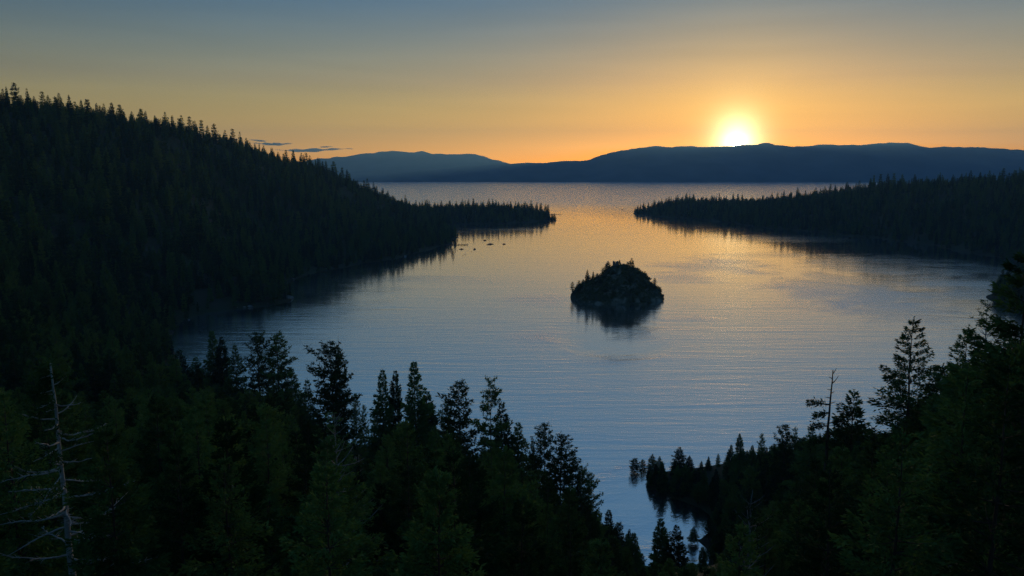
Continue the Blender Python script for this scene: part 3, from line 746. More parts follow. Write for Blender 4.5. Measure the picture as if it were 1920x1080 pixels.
# how much of each treetop is free of nearer trees: prefer those
N_IND = 120
lone = []
cells = set()
for i in order:
    key = (int(ut[i] // 38), int(vt[i] // 26))
    if not inview[i] or key in cells: continue
    nb_ = (fy < fy[i] - 3) & (np.abs(ut - ut[i]) < 16) & (vt < vt[i] + 8)
    if nb_.any(): continue
    cells.add(key); lone.append(i)
    if len(lone) >= N_IND: break
lone_set = set(lone)
print('foreground random', len(fx), 'individual', len(lone))
LANDMARKS = [(100, 760, 'pale bare-branched snag'), (400, 620, 'slender cove fir'), (500, 622, 'touching pair of rounded pines'), (627, 640, 'tall thick-trunked pine'), (728, 694, 'two slim equal spires'), (780, 678, 'tallest center fir'),
             (861, 715, 'bushy-topped center pine'), (920, 709, 'flat-topped pine'), (1022, 794, 'tall rounded edge pine'), (1090, 872, 'three shrinking edge pines'), (1141, 957, 'low fir near the inlet'), (1255, 980, 'twin firs before the inlet'),
             (1275, 837, 'broadest tree of the small point'), (1388, 813, 'tall fir above the small point'), (1481, 800, 'paired pines above the point'), (1562, 694, 'broken-topped snag'), (1602, 730, 'free-standing pointed fir'), (1716, 595, 'big open fir'),
             (1861, 561, 'lacy sparse treetop'), (1938, 470, 'right edge fir'), (635, 775, 'sparse pine with pale boughs'), (1408, 930, 'sparse pine by the inlet'), (190, 800, 'green fir beside the pale snag'), (430, 905, 'thin pine with bent stem')]
NTH = ['nearest', 'second nearest', 'third nearest', 'fourth nearest', 'fifth nearest', 'sixth nearest', 'seventh nearest', 'eighth nearest', 'ninth nearest', 'tenth nearest', 'eleventh nearest', 'twelfth nearest']
def side_of(dx, dy):
    a = math.degrees(math.atan2(dy, dx))
    return ['right of', 'below and right of', 'below', 'below and left of', 'left of', 'above and left of', 'above', 'above and right of'][int(((a + 22.5) % 360) // 45)]
near_of = {}
for i in lone:
    dd = [math.hypot(ut[i] - p[0], vt[i] - p[1]) for p in LANDMARKS]
    j = int(np.argmin(dd)); near_of.setdefault((j, side_of(ut[i] - LANDMARKS[j][0], vt[i] - LANDMARKS[j][1])), []).append((dd[j], i))
lone_label = {}
for (j, sd), lst in near_of.items():
    for k, (_, i) in enumerate(sorted(lst)):
        lone_label[i] = (f"{NTH[min(k, 11)]} of the conifers " if len(lst) > 1 else 'dark conifer ') + f"{sd} the {LANDMARKS[j][2]}"
for i in lone:
    if fy[i] < 130: lst, nm = NEARS, 'fir_tree'
    else: lst, nm = (PINES, 'pine_tree') if RND.random() < 0.35 else (FIRS, 'fir_tree')
    tree(lst, nm, fx[i], fy[i], fz[i], fh[i], lone_label[i], 'trees of the foreground slope', RND.uniform(0.75, 0.95) * (25 / fh[i]) ** 0.3)
bxs, bys = jitter_grid(40, 150, 255, 400, 3.4)                 # young trees down to the water round the inlet
bzs = ground(bxs, bys)
bhs = rsf.uniform(6, 14, len(bxs))
bu, bv = project(bxs, bys, bzs + bhs)
bl = np.where(bys > 275, np.interp(bu, ENV2_U, ENV2_V), np.interp(bu, ENV_U, ENV_V))
bk = (bzs > 0.15) & (bzs < 9) & (bv > bl + 3) & (rsf.rand(len(bxs)) < 0.75)
bank = list(zip(bxs[bk], bys[bk], bzs[bk], bhs[bk]))
rest_fg = bank + [(fx[i], fy[i], fz[i], fh[i]) for i in range(len(fx)) if i not in lone_set]

# --------------------------------------------------- skyline trees of the hills
PR = []
def skyline(lst, base_lab, grp, d_of, minh=9, maxh=42):
    anchor, count = None, 0
    ORD = ['first', 'second', 'third', 'fourth', 'fifth', 'sixth', 'seventh', 'eighth', 'ninth', 'tenth', 'eleventh', 'twelfth', 'thirteenth', 'fourteenth', 'fifteenth', 'sixteenth', 'seventeenth', 'eighteenth', 'nineteenth', 'twentieth', 'twenty-first', 'twenty-second', 'twenty-third', 'twenty-fourth', 'twenty-fifth']
    for u, v, which, lab in sorted(lst):
        if lab: anchor, count = ' '.join(lab.replace(',', '').split()[:4]), 0
        else:
            lab = f"{ORD[count]} small conifer right of the {anchor} on the {base_lab}" if anchor else f"{ORD[count]} small conifer from the left on the {base_lab}"
            count += 1
        d = d_of(u); best = None
        for k in np.linspace(0.93, 1.06, 14):            # stand it where the ridge hides least of it
            x, y, zg, h = spot(u, v, d * k)
            ug, vg = project(np.array([x]), np.array([y]), np.array([zg]))
            if best is None or vg[0] < best[0]: best = (vg[0], x, y, zg, h)
        _, x, y, zg, h = best
        if h < minh or h > maxh: print('SKY height', u, v, round(h, 1)); h = min(max(h, minh), maxh)
        far_tree('pine_tree' if which > 3 else 'fir_tree', x, y, zg, h, lab, grp, which, 1.0)
lr_u = [p[0] for p in LR]; lr_d = [p[2] for p in LR]
skyline([(25, 155, 4, 'tall flat-boughed pine topping the skyline at the far left'), (3, 166, 0, None), (13, 170, 2, None), (38, 178, 0, None), (52, 174, 2, None), (64, 180, 0, None), (79, 171, 5, 'blunt dark tree spire a little right of the tall flat-boughed pine, left skyline'),
         (90, 178, 2, None), (111, 174, 0, None), (129, 181, 1, None), (140, 190, 5, None), (151, 187, 2, None), (164, 186, 5, None), (181, 193, 2, None), (193, 194, 0, None), (211, 198, 2, None), (226, 197, 0, None), (247, 208, 0, None), (262, 203, 1, None),
         (273, 208, 2, None), (290, 216, 2, None), (309, 209, 1, 'highest pointed middle fir standing on the left skyline'), (323, 216, 2, None), (339, 216, 3, None), (354, 218, 5, None), (366, 226, 0, None), (377, 225, 5, 'round-topped dark gap pine standing on the left skyline'), (389, 235, 2, None),
         (400, 232, 4, 'flat-layered lone ridge pine on the left skyline right of the gap'), (421, 243, 1, None), (436, 241, 5, None), (450, 258, 2, None), (462, 258, 0, None), (478, 269, 2, None), (493, 272, 0, None), (508, 277, 2, None), (521, 284, 0, None), (536, 281, 5, None), (549, 280, 2, None), (563, 293, 2, None), (580, 291, 0, None),
         (592, 299, 2, None), (611, 301, 2, 'thin narrow spire tree left of the open pine on the lower left ridge'), (625, 299, 4, 'open lower ridge pine standing clear against the far mountains at left'), (641, 314, 5, None), (651, 312, 2, None), (667, 338, 0, None), (682, 338, 5, None), (692, 343, 1, None), (703, 350, 2, None), (716, 355, 2, None), (727, 357, 0, None), (740, 368, 1, None), (753, 371, 0, None)],
        'left skyline', 'conifers on the left skyline', lambda u: np.interp(u, lr_u, lr_d))
skyline([(u, v, k, None) for u, v, k in ((773, 380, 0), (787, 378, 2), (800, 374, 1), (815, 378, 0), (828, 376, 2), (842, 377, 1), (855, 377, 0), (867, 373, 1), (877, 376, 2), (888, 371, 2), (902, 377, 1), (916, 372, 0), (930, 374, 1), (945, 377, 0), (958, 376, 2), (972, 378, 1), (984, 377, 0), (996, 375, 1), (1006, 379, 0), (1015, 378, 2), (1023, 381, 0), (1028, 383, 2))],
        'low spit left of the bay mouth', 'conifers of the left spit', lambda u: np.interp(u, [773, 800, 870, 930, 990, 1030], [2300, 2400, 2520, 2590, 2670, 2740]), 9, 45)
rr_u = [p[0] for p in RR]; rr_d = [p[2] for p in RR]
skyline([(1199, 388, 2, None), (1206, 382, 0, None), (1216, 379, 2, None), (1228, 374, 0, None), (1241, 372, 1, None), (1255, 368, 2, None), (1270, 365, 1, None), (1287, 361, 0, None), (1301, 364, 1, None), (1318, 368, 2, None), (1337, 367, 0, None), (1358, 367, 1, None), (1375, 366, 2, None), (1392, 364, 0, None), (1410, 366, 1, None), (1430, 365, 2, None), (1447, 361, 0, None), (1466, 362, 1, None),
         (1482, 359, 0, None), (1496, 351, 0, 'taller dark headland fir breaking the low skyline at right'), (1511, 356, 2, None), (1530, 351, 1, None), (1548, 349, 0, None), (1566, 346, 2, None), (1590, 341, 0, None), (1612, 338, 1, None), (1633, 334, 2, None),
         (1652, 322, 5, 'leftmost tall trio tree, of three close-set on the right hill skyline'), (1666, 323, 0, 'middle tall trio tree, of three close-set on the right hill skyline'), (1677, 322, 5, 'rightmost tall trio tree, of three close-set on the right hill skyline'), (1693, 326, 2, None), (1716, 326, 0, None), (1738, 330, 1, None), (1762, 327, 2, None), (1787, 327, 0, None), (1803, 325, 1, None),
         (1820, 319, 0, None), (1838, 322, 2, None), (1856, 319, 1, None), (1882, 315, 5, 'tallest edge skyline tree on the right hill near the picture edge'), (1903, 318, 0, None), (1916, 317, 2, None)],
        'right skyline', 'conifers on the right skyline', lambda u: np.interp(u, rr_u, rr_d))
# leaning tree at the end of the left shore
x, y, zg, h = spot(848, 427, 1668)
e = far_tree('pine_tree', x - 2.5, y, max(0.3, g1(x - 2.5, y)), 33, 'leaning dark pine over the water at the end of the left shore', None, 4, 0.8)
e.rotation_euler = (0.02, R(9), 1.0)

# --------------------------------------------------- the woods
def wood(name, label, pts, protos):
    """a wood too dense to count: conifers instanced on points (stuff)"""
    pts = np.asarray(pts)
    me = bpy.data.meshes.new(name); me.from_pydata(pts[:, :3].tolist(), [], [])
    k = len(pts)
    rs = np.random.RandomState(len(pts))
    a = me.attributes.new('size', 'FLOAT_VECTOR', 'POINT')
    s = pts[:, 3] / 25.0; w_ = s * (25.0 / np.maximum(pts[:, 3], 5)) ** 0.35 * rs.uniform(0.7, 1.05, k)
    a.data.foreach_set('vector', np.stack([w_, w_, s], 1).astype(np.float32).ravel())
    a = me.attributes.new('turn', 'FLOAT_VECTOR', 'POINT')
    a.data.foreach_set('vector', np.stack([rs.normal(0, 0.02, k), rs.normal(0, 0.02, k), rs.uniform(0, 6.28, k)], 1).astype(np.float32).ravel())
    a = me.attributes.new('variant', 'INT', 'POINT')
    a.data.foreach_set('value', rs.randint(0, len(protos[0]), k).astype(np.int32))
    o = link_mesh(name, me)
    ng = bpy.data.node_groups.new(name, 'GeometryNodeTree')
    ng.interface.new_socket('Geometry', in_out='INPUT', socket_type='NodeSocketGeometry')
    ng.interface.new_socket('Geometry', in_out='OUTPUT', socket_type='NodeSocketGeometry')
    N, Lk = ng.nodes, ng.links
    gi, go = N.new('NodeGroupInput'), N.new('NodeGroupOutput')
    def attr(nm, ty):
        q = N.new('GeometryNodeInputNamedAttribute'); q.data_type = ty; q.inputs['Name'].default_value = nm; return q.outputs['Attribute']
    er = N.new('FunctionNodeEulerToRotation'); Lk.new(attr('turn', 'FLOAT_VECTOR'), er.inputs[0])
    final = N.new('GeometryNodeJoinGeometry')
    for plist in protos:                                 # crowns, and trunks where they are objects of their own
        inst = N.new('GeometryNodeInstanceOnPoints'); inst.inputs['Pick Instance'].default_value = True
        join = N.new('GeometryNodeJoinGeometry')
        for pr in plist:
            oi = N.new('GeometryNodeObjectInfo'); oi.inputs['Object'].default_value = pr; oi.inputs['As Instance'].default_value = True
            oi.transform_space = 'ORIGINAL'
            Lk.new(oi.outputs['Geometry'], join.inputs[0])
        Lk.new(gi.outputs[0], inst.inputs['Points']); Lk.new(join.outputs[0], inst.inputs['Instance'])
        Lk.new(attr('variant', 'INT'), inst.inputs['Instance Index'])
        Lk.new(er.outputs[0], inst.inputs['Rotation'])
        Lk.new(attr('size', 'FLOAT_VECTOR'), inst.inputs['Scale'])
        Lk.new(inst.outputs[0], final.inputs[0])
    Lk.new(final.outputs[0], go.inputs[0])
    md = o.modifiers.new('wood', 'NODES'); md.node_group = ng
    return tag(o, label, 'forest', kind='stuff')
def standing(meshes):                                    # trees already standing in the scene serve as patterns
    return [next(o for o in COL.objects if o.type == 'MESH' and o.data == me) for me in meshes]
FAR_P = [standing(FARS)]
MID = FIRS + PINES[:3]
MID_P = [standing([t[1] for t in MID]), standing([t[0] for t in MID])]

wood('slope_forest', 'dark crowded conifers filling the slope below the viewpoint', rest_fg, MID_P)
hx, hy = jitter_grid(-1650, 1650, 330, 3150, 10.5)
hz = ground(hx, hy)
ok = (hz > 0.2)
ok &= ~((hy < 640) & (np.abs(hx) < 420))
hx, hy, hz = hx[ok], hy[ok], hz[ok]
hh = np.clip(rsf.normal(20, 6.5, len(hx)) * np.where(rsf.rand(len(hx)) < 0.14, 1.45, 1.0), 7, 40) * np.clip(0.8 + hz / 50.0, 0.8, 1.0)
stand = fnoise(hx, hy, 150, 4, 9)                               # stands of older and younger trees, thin places
hh *= np.clip(1 + 0.22 * stand, 0.6, 1.35)
thin = (stand < -0.55) & (rsf.rand(len(hx)) < 0.6)
hh = np.where(thin, 0.0, hh)
ut, vt = project(hx, hy, hz + hh)
SKY_U = [-200] + lr_u[1:] + [800, 870, 930, 990, 1030, 1033, 1189, 1195, 1230, 1287, 1350, 1412, 1495, 1578, 1653, 1720, 1787, 1882, 2000, 2150]
SKY_V = [150] + [p[1] - 4 for p in LR[1:]] + [380, 378, 378, 379, 384, 396, 396, 388, 377, 366, 369, 369, 358, 346, 334, 331, 330, 321, 312, 300]
lim = np.interp(ut, SKY_U, SKY_V) + np.where(rsf.rand(len(hx)) < 0.25, -12, 5) + rsf.uniform(-4, 4, len(hx)) 
for _ in range(2):
    over = vt < lim
    hh = np.where(over, hh - np.maximum(0.5, (lim - vt) * hy / F), hh)
    ut, vt = project(hx, hy, hz + hh)
ok = (hh > 6) & (ut > -150) & (ut < 2080)
hx, hy, hz, hh, ut = [a[ok] for a in (hx, hy, hz, hh, ut)]
left = hx < 0.05 * hy - 20
spit = left & (hy > 2250) & (hx > -420)
wood('hillside_forest', 'dense dark conifer forest covering the left hillside', np.stack([hx, hy, hz, hh], 1)[left & ~spit], FAR_P)
wood('spit_forest', 'dark conifers covering the low spit left of the bay mouth', np.stack([hx, hy, hz, hh], 1)[spit], FAR_P)
wood('headland_forest', 'dense dark conifer forest covering the right headland', np.stack([hx, hy, hz, hh], 1)[~left], FAR_P)
print('hill forest', len(hx))

# ------------------------------------------------------------------ island
ISL = [(1068, 566), (1071, 552), (1081, 541), (1093, 534), (1114, 527), (1129, 518), (1137, 509), (1147, 500), (1164, 500), (1177, 504), (1189, 505), (1202, 512), (1214, 522), (1220, 531), (1233, 542), (1241, 553), (1246, 560)]
D_ISL = 945.0
ipx = [at_dist(u, 540, D_ISL)[0] for u, v in ISL]; ipz = [max(0, at_dist(u, v, D_ISL)[2]) for u, v in ISL]
ixc, iyc, ihw = at_dist(1157, 540, D_ISL)[0], D_ISL, 52.0
xs = np.arange(ixc - 60, ixc + 60.1, 1.0); ys = np.arange(iyc - 68, iyc + 50.1, 1.0)
def island_z(X, Y):
    hp = np.interp(X, ipx, ipz)
    half = 56 * np.sqrt(np.clip(1 - ((X - ixc) / 55.5) ** 2, 0, 1)) * (1 + 0.10 * np.sin((X - ixc) * 0.13)) + 1e-3
    half = np.where(Y > iyc, half * 0.7, half)
    r = np.clip(np.abs(Y - iyc) / half, 0, 3)
    f = np.where(r < 1, np.clip(1 - r ** 1.5, 0, 1) ** 0.9, -(r - 1) * 0.6)
    z = np.where(half > 1, hp * f + np.where(r < 1, 1.2 * (1 - r), 0), -3)
    k = np.clip(z / 8, 0, 1)
    cr = fnoise(X, Y, 26, 5, 2)
    return z + k * (cr * 1.8) * (np.abs(Y - iyc) > 3)
XI, YI = np.meshgrid(xs, ys)
ZI = np.clip(island_z(XI.ravel(), YI.ravel()), -4, None)
ii = np.arange(XI.size).reshape(XI.shape)
q = np.stack([ii[:-1, :-1], ii[:-1, 1:], ii[1:, 1:], ii[1:, :-1]], -1).reshape(-1, 4)
q = q[ZI[q].max(1) > -2]
isl = mesh_obj('island', np.stack([XI.ravel(), YI.ravel(), ZI], 1), q, M_ISLAND, smooth=True)
tag(isl, 'small steep rocky island in the middle of the bay', 'island', kind='structure')
# brush on the island
rs = np.random.RandomState(77)
g = Geo()
cnt = 0
while cnt < 1700:
    x = rs.uniform(ixc - 52, ixc + 52); y = rs.uniform(iyc - 58, iyc + 40)
    z = float(island_z(np.array([x]), np.array([y]))[0])
    if z < 2.0: continue
    if z < 9 and rs.rand() < 0.55: continue
    if fnoise(np.array([x]), np.array([y]), 17, 3, 5)[0] < -0.45: continue
    cnt += 1
    r_ = rs.choice([1.0, 1.0, 1.7]) * rs.uniform(0.8, 1.9) * (0.6 if abs(x - at_dist(1154, 540, D_ISL)[0]) < 5 else 1)
    k = 26
    dirs = rs.normal(0, 1, (k, 3)); dirs[:, 2] = np.abs(dirs[:, 2]); dirs /= np.linalg.norm(dirs, axis=1)[:, None]
    P = np.array([x, y, z - 0.1]) + dirs * r_ * rs.uniform(0.3, 0.9, (k, 1))
    g.quads(sprays(rs, P, dirs + rs.normal(0, 0.5, (k, 3)), r_ * 0.55, r_ * 0.42, 1.0))
tag(link_mesh('island_brush', g.mesh('island_brush', [M_SHRUB])), 'low dark brush covering the island rock', 'shrubs', kind='stuff')
ISL_TREES = [(1086, 531, -14, 5, 'bushy tree on the left slope above the island tip', 1.0), (1124, 523, -16, 3, 'broad tree on the left front slope of the island', 1.1), (1150, 512, -18, 4, 'tree below the stone house on the island front', 1.0), (1170, 508, -14, 5, 'spreading tree right of center on the island front', 1.1), (1197, 511, -10, 3, 'tree on the upper right front of the island', 1.1), (1210, 522, -6, 4, 'bushy tree halfway down the right side of the island', 1.0), (1180, 535, -34, 5, 'low rounded tree in the middle of the island front', 1.1), (1135, 545, -36, 4, 'low dark tree at the lower left front of the island', 1.1),
             (1073, 533, 0, 4, 'lone dark tree at the left tip of the island', 0.7), (1093, 526, 2, 2, 'small tree left of the taller pair on the island', 0.9), (1101, 511, 2, 2, 'tallest spire on the left shoulder of the island', 0.75), (1105, 519, 0, 1, 'lower tree right beside the left shoulder spire', 0.9),
             (1112, 513, 2, 2, 'slim spire right of the left shoulder spire on the island', 0.6), (1120, 515, 0, 4, 'bushy tree midway up the left side of the island', 1.0), (1131, 505, 0, 5, 'small tree below the stone house on the island slope', 1.0), (1140, 493, 0, 0, 'tree just left of the stone house on the island top', 1.0),
             (1161, 490, 0, 2, 'small tree right against the stone house on the island top', 0.8), (1177, 494, 0, 5, 'rounded tree left of the tallest tree on the island top', 1.0), (1184, 488, 0, 1, 'tallest pointed tree on the right of the island top', 0.9), (1228, 525, 0, 5, 'tree on the right shoulder of the island', 0.9), (1237, 540, 0, 4, 'low tree near the right tip of the island', 0.9)]
for u, v, dy, k, lab, fat in ISL_TREES:
    x, y, zt = at_dist(u, v, D_ISL + dy); zg = float(island_z(np.array([x]), np.array([y]))[0]); zg = max(zg, 0.4)
    h = max(zt - zg, 3.5) * 1.25 + 0.8
    far_tree('pine_tree' if k > 3 else 'fir_tree', x, y, zg - 0.2, h, lab, None, k, fat * (25 / h) ** 0.6 * 1.2)

def box(g, x0, x1, y0, y1, z0, z1, mat=0):
    v = [(x, y, z) for z in (z0, z1) for y in (y0, y1) for x in (x0, x1)]
    g.add(v, [[0, 2, 3, 1], [4, 5, 7, 6], [0, 1, 5, 4], [2, 6, 7, 3], [0, 4, 6, 2], [1, 3, 7, 5]], mat)
# stone tea house ruin on the top
hx0, hy0, _ = at_dist(1154, 500, D_ISL)
hz0 = float(island_z(np.array([hx0]), np.array([hy0]))[0]) - 0.6
zt = at_dist(1154, 490.5, D_ISL)[2]
hh0 = max(4.0, zt - hz0)
th = empty('stone_house', (hx0, hy0, hz0))
W, Dp, T = 2.5, 2.3, 0.45
def wall_with_window(y, ww, name='wall'):
    g = Geo()
    wz0, wz1 = hh0 - 2.0, hh0 - 0.75
    box(g, -W, -ww, y - T / 2, y + T / 2, 0, hh0); box(g, ww, W, y - T / 2, y + T / 2, 0, hh0 - 0.15)
    box(g, -ww + 0.002, ww - 0.002, y - T / 2 + 0.01, y + T / 2 - 0.01, 0, wz0); box(g, -ww + 0.002, ww - 0.002, y - T / 2 + 0.01, y + T / 2 - 0.01, wz1, hh0 - 0.1)
    link_mesh(name, g.mesh('house_wall', [M_STONE]), th)
wall_with_window(-Dp, 0.75); wall_with_window(Dp, 0.75)
for sx_ in (-1, 1):
    g = Geo(); box(g, sx_ * W - T / 2, sx_ * W + T / 2, -Dp + T / 2 + 0.003, Dp - T / 2 - 0.003, 0, hh0 - 0.3); link_mesh('wall', g.mesh('house_wall', [M_STONE]), th)
for sx_ in (-1, 1):
    for sy_ in (-1, 1):
        g = Geo(); box(g, sx_ * W - 0.5, sx_ * W + 0.5, sy_ * Dp - 0.45, sy_ * Dp + 0.45, -0.2, hh0 + 0.45); link_mesh('corner_pillar', g.mesh('corner_pillar', [M_STONE]), th)
tag(th, 'small roofless stone house with open window on the island top', 'house')

# ------------------------------------------------------------------ boulders
def boulder(x, y, z, sx_, sy_, sz_, seed, label, group=None, mat=None):
    rs = np.random.RandomState(seed)
    nu, nv = 14, 9
    v = []
    for j in range(nv):
        ph = math.pi * (j + 0.5) / nv
        for i in range(nu):
            th_ = 2 * math.pi * i / nu
            d = np.array([math.sin(ph) * math.cos(th_), math.sin(ph) * math.sin(th_), math.cos(ph)])
            r_ = 1.0
            v.append(d)
    v = np.array(v)
    planes = rs.normal(0, 1, (9, 3)); planes /= np.linalg.norm(planes, axis=1)[:, None]
    cut = rs.uniform(0.62, 0.92, 9)
    for p_, c_ in zip(planes, cut):
        dd = v @ p_; ex = np.maximum(dd - c_, 0); v = v - ex[:, None] * p_
    v += rs.normal(0, 0.02, v.shape)
    v *= np.array([sx_, sy_, sz_])
    f = [[j * nu + i, (j + 1) * nu + i, (j + 1) * nu + (i + 1) % nu, j * nu + (i + 1) % nu] for j in range(nv - 1) for i in range(nu)]
    f.append(list(range(nu))); f.append([(nv - 1) * nu + i for i in reversed(range(nu))])
    o = mesh_obj('boulder', v, f, mat or M_ROCK)
    o.location = (x, y, z); o.rotation_euler = (0, 0, rs.uniform(0, 6.28))
    return tag(o, label, 'boulder', group)
for i, (u, v, s, lab) in enumerate([(540, 560, 7.0, 'large pale sloping boulder at the water on the left point'), (527, 563, 3.5, 'smaller pale boulder left of the large sloping boulder'), (500, 571, 2.8, 'low pale rock on the left shore between the long pale rock and the large boulder'),
                                    (470, 576, 4.2, 'long pale rock on the left shore below the forest'), (458, 577, 2.4, 'small rock touching the long pale rock on the left shore'), (444, 578, 2.2, 'small pale rock further left on the left shore'), (391, 583, 2.6, 'single pale rock at the dark left end of the shore'), (354, 600, 1.6, 'tiny pale stone nearest the dark cove'),
                                    (549, 524, 3.4, 'pale rock in the dark cove behind the point'), (575, 511, 3.0, 'grey rock on the shore right of the cove rock'), (612, 506, 3.0, 'grey rock on the left shore below the dense forest'), (760, 481, 3.6, 'grey rock at the notch of the left shore'), (725, 486, 3.0, 'grey rock left of the shore notch'), (815, 461, 2.6, 'small grey rock near the pier end of the left shore')]):
    x, y, _ = at_z(u, v)
    boulder(x, y, 0.25 * s * 0.5, s, s * 0.8, s * 0.55, 200 + i, lab)
for i, (u, v, s, lab) in enumerate([(1202, 563, 4.0, 'pale boulder low on the right front of the island'), (1168, 548, 3.4, 'grey rock outcrop in the middle of the island front'), (1185, 570, 3.0, 'dark waterline rock at the right front of the island'), (1215, 566, 3.4, 'waterline rock near the right end of the island'), (1150, 577, 3.2, 'waterline rock at the front of the island'), (1110, 570, 3.0, 'waterline rock at the left front of the island'), (1241, 554, 3.4, 'pointed rock at the right tip of the island')]):
    # walk the sight line until it meets the island
    hit = None
    for d in np.arange(865, 1010, 1.0):
        x, y, z = at_dist(u, v, d)
        gz = float(island_z(np.array([x]), np.array([y]))[0])
        if z <= max(gz, 0.0): hit = (x, y, z); break
    if hit: boulder(hit[0], hit[1], hit[2] - 0.3, s, s * 0.8, s * 0.6, 300 + i, lab, mat=M_ISLAND)

# ------------------------------------------------------------------ sand bar, pier, boats, buoys
x0, y0, _ = at_z(1030, 402); x1, _, _ = at_z(1053, 401)
xs_ = np.linspace(0, x1 - x0, 24); v = []; f = []
for i, xx in enumerate(xs_):
    t = i / 23; w_ = 9 * (1 - t) ** 0.6 + 1.0
    for s in (-1, -0.5, 0, 0.5, 1):
        v.append((xx, s * w_ + 4 * math.sin(t * 3), (1.5 - 0.9 * t) * (1 - s * s) - 0.3 * abs(s)))
    if i:
        for j in range(4): a = (i - 1) * 5 + j; f.append([a, a + 1, a + 6, a + 5])
o = mesh_obj('sandbar', v, f, M_SAND, smooth=True); o.location = (x0, y0, 0)
tag(o, 'thin sand bar trailing off the left spit', 'sandbar', kind='structure')

x0, y0, _ = at_z(836, 459.5); x1, _, _ = at_z(877, 459.5)
pier = empty('pier', (x0, y0, 0))
Lp = x1 - x0
me_pl = None
n_pl = int(Lp / 0.6)
g = Geo(); box(g, 0, 0.5, -1.6, 1.6, 1.45, 1.6); me_pl = g.mesh('plank', [M_PLANK])
for i in range(n_pl):
    o = link_mesh('plank', me_pl, pier); o.location = (i * 0.6, 0, RND.uniform(-0.01, 0.01))
g = Geo(); box(g, 0, Lp, -1.5, -1.2, 0.75, 1.44); link_mesh('beam', g.mesh('beam', [M_PLANK]), pier)
o = link_mesh('beam', bpy.data.meshes['beam'], pier); o.location = (0, 2.7, 0)
g = Geo(); g.tube([(0, 0, -3), (0, 0, 2.2)], [0.22, 0.2], 8); me_post = g.mesh('post', [M_PLANK])
for i in range(8):
    for s in (-1.85, 1.85):
        o = link_mesh('post', me_post, pier); o.location = (2 + i * (Lp - 3) / 7, s, 1.2 if i in (5, 7) else 0)
tag(pier, 'long thin wooden pier at the end of the left shore', 'pier')

def boat(u, v, L, rz, label, cabin=True, mast=False, canvas=False):
    x, y, _ = at_z(u, v)
    e = empty('boat', (x, y, 0), rz)
    g = Geo()
    sec = []
    for t, w_, k0, top in ((0, 0.42, -0.25, 0.75), (0.3, 0.5, -0.3, 0.75), (0.6, 0.46, -0.3, 0.85), (0.82, 0.28, -0.2, 1.0), (1.0, 0.02, 0.25, 1.15)):
        X = (t - 0.5) * L; hw = w_ * L * 0.32
        sec.append([(X, -hw, top), (X, -hw * 0.85, 0.15), (X, 0, k0), (X, hw * 0.85, 0.15), (X, hw, top)])
    v_ = [p for s in sec for p in s]
    f = [[a * 5 + j, a * 5 + j + 1, (a + 1) * 5 + j + 1, (a + 1) * 5 + j] for a in range(4) for j in range(4)]
    f.append([0, 1, 2, 3, 4]); f += [[a * 5, (a + 1) * 5, (a + 1) * 5 + 4, a * 5 + 4] for a in range(4)]
    g.add(v_, f)
    link_mesh('hull', g.mesh('hull', [M_BOAT_BACKLIT]), e)
    if cabin:
        g = Geo(); w_ = 0.11 * L; z1 = 2.1
        vv = [(-0.18 * L, -w_, 0.8), (0.2 * L, -w_ * 0.85, 0.88), (0.2 * L, w_ * 0.85, 0.88), (-0.18 * L, w_, 0.8), (-0.15 * L, -w_ * 0.85, z1), (0.1 * L, -w_ * 0.75, z1), (0.1 * L, w_ * 0.75, z1), (-0.15 * L, w_ * 0.85, z1)]
        g.add(vv, [[0, 1, 5, 4], [1, 2, 6, 5], [2, 3, 7, 6], [3, 0, 4, 7], [4, 5, 6, 7]])
        cb = link_mesh('cabin', g.mesh('cabin', [M_BOAT_BACKLIT]), e)
        g = Geo(); g.add([(0.195 * L, -w_ * 0.7, 1.15), (0.195 * L, w_ * 0.7, 1.15), (0.115 * L, w_ * 0.6, 2.0), (0.115 * L, -w_ * 0.6, 2.0), (0.205 * L, -w_ * 0.7, 1.15), (0.205 * L, w_ * 0.7, 1.15), (0.125 * L, w_ * 0.6, 2.0), (0.125 * L, -w_ * 0.6, 2.0)], [[4, 5, 6, 7], [0, 3, 2, 1], [0, 1, 5, 4], [2, 3, 7, 6]])
        link_mesh('windscreen', g.mesh('windscreen', [M_GLASS]), cb)
    if canvas:
        g = Geo(); box(g, -0.42 * L, -0.2 * L, -0.12 * L, 0.12 * L, 2.25, 2.35); link_mesh('canopy', g.mesh('canopy', [M_BLUE]), e)
        for s in (-1, 1):
            for xx in (-0.4, -0.22):
                g = Geo(); g.tube([(xx * L, s * 0.11 * L, 0.7), (xx * L, s * 0.11 * L, 2.26)], [0.04, 0.04], 6); link_mesh('canopy_post', g.mesh('canopy_post', [M_METAL]), e)
    if mast:
        g = Geo(); g.tube([(0.05 * L, 0, 0.8), (0.05 * L, 0, 1.15 * L)], [0.09, 0.05], 6); link_mesh('mast', g.mesh('mast', [M_METAL]), e)
        g = Geo(); g.tube([(0.05 * L, 0, 1.9), (-0.38 * L, 0, 1.9)], [0.16, 0.1], 6); link_mesh('boom', g.mesh('boom', [M_BLUE]), e)
    return tag(e, label, 'boat', 'boats moored off the left shore')
boat(909, 451, 8.0, 0.5, 'moored motorboat, farthest of the four boats near the pier', canvas=True)
boat(920, 458, 12.5, 0.2, 'largest moored cabin boat off the left shore', canvas=True)
boat(916, 459, 8.0, 0.1, 'small boat rafted at the left of the largest cabin boat', cabin=False, mast=False)
boat(945, 458, 7.0, 0.3, 'small moored boat farthest right of the moorings', canvas=False)
boat(865, 467.5, 9.0, 0.1, 'low moored boat closest to the pier', cabin=True)
boat(890, 467.5, 8.5, 1.1, 'bow-on moored cabin boat, nearest to the viewer', canvas=True)
boat(1167, 393, 9.0, 0.2, 'distant boat alone off the tip of the right headland')
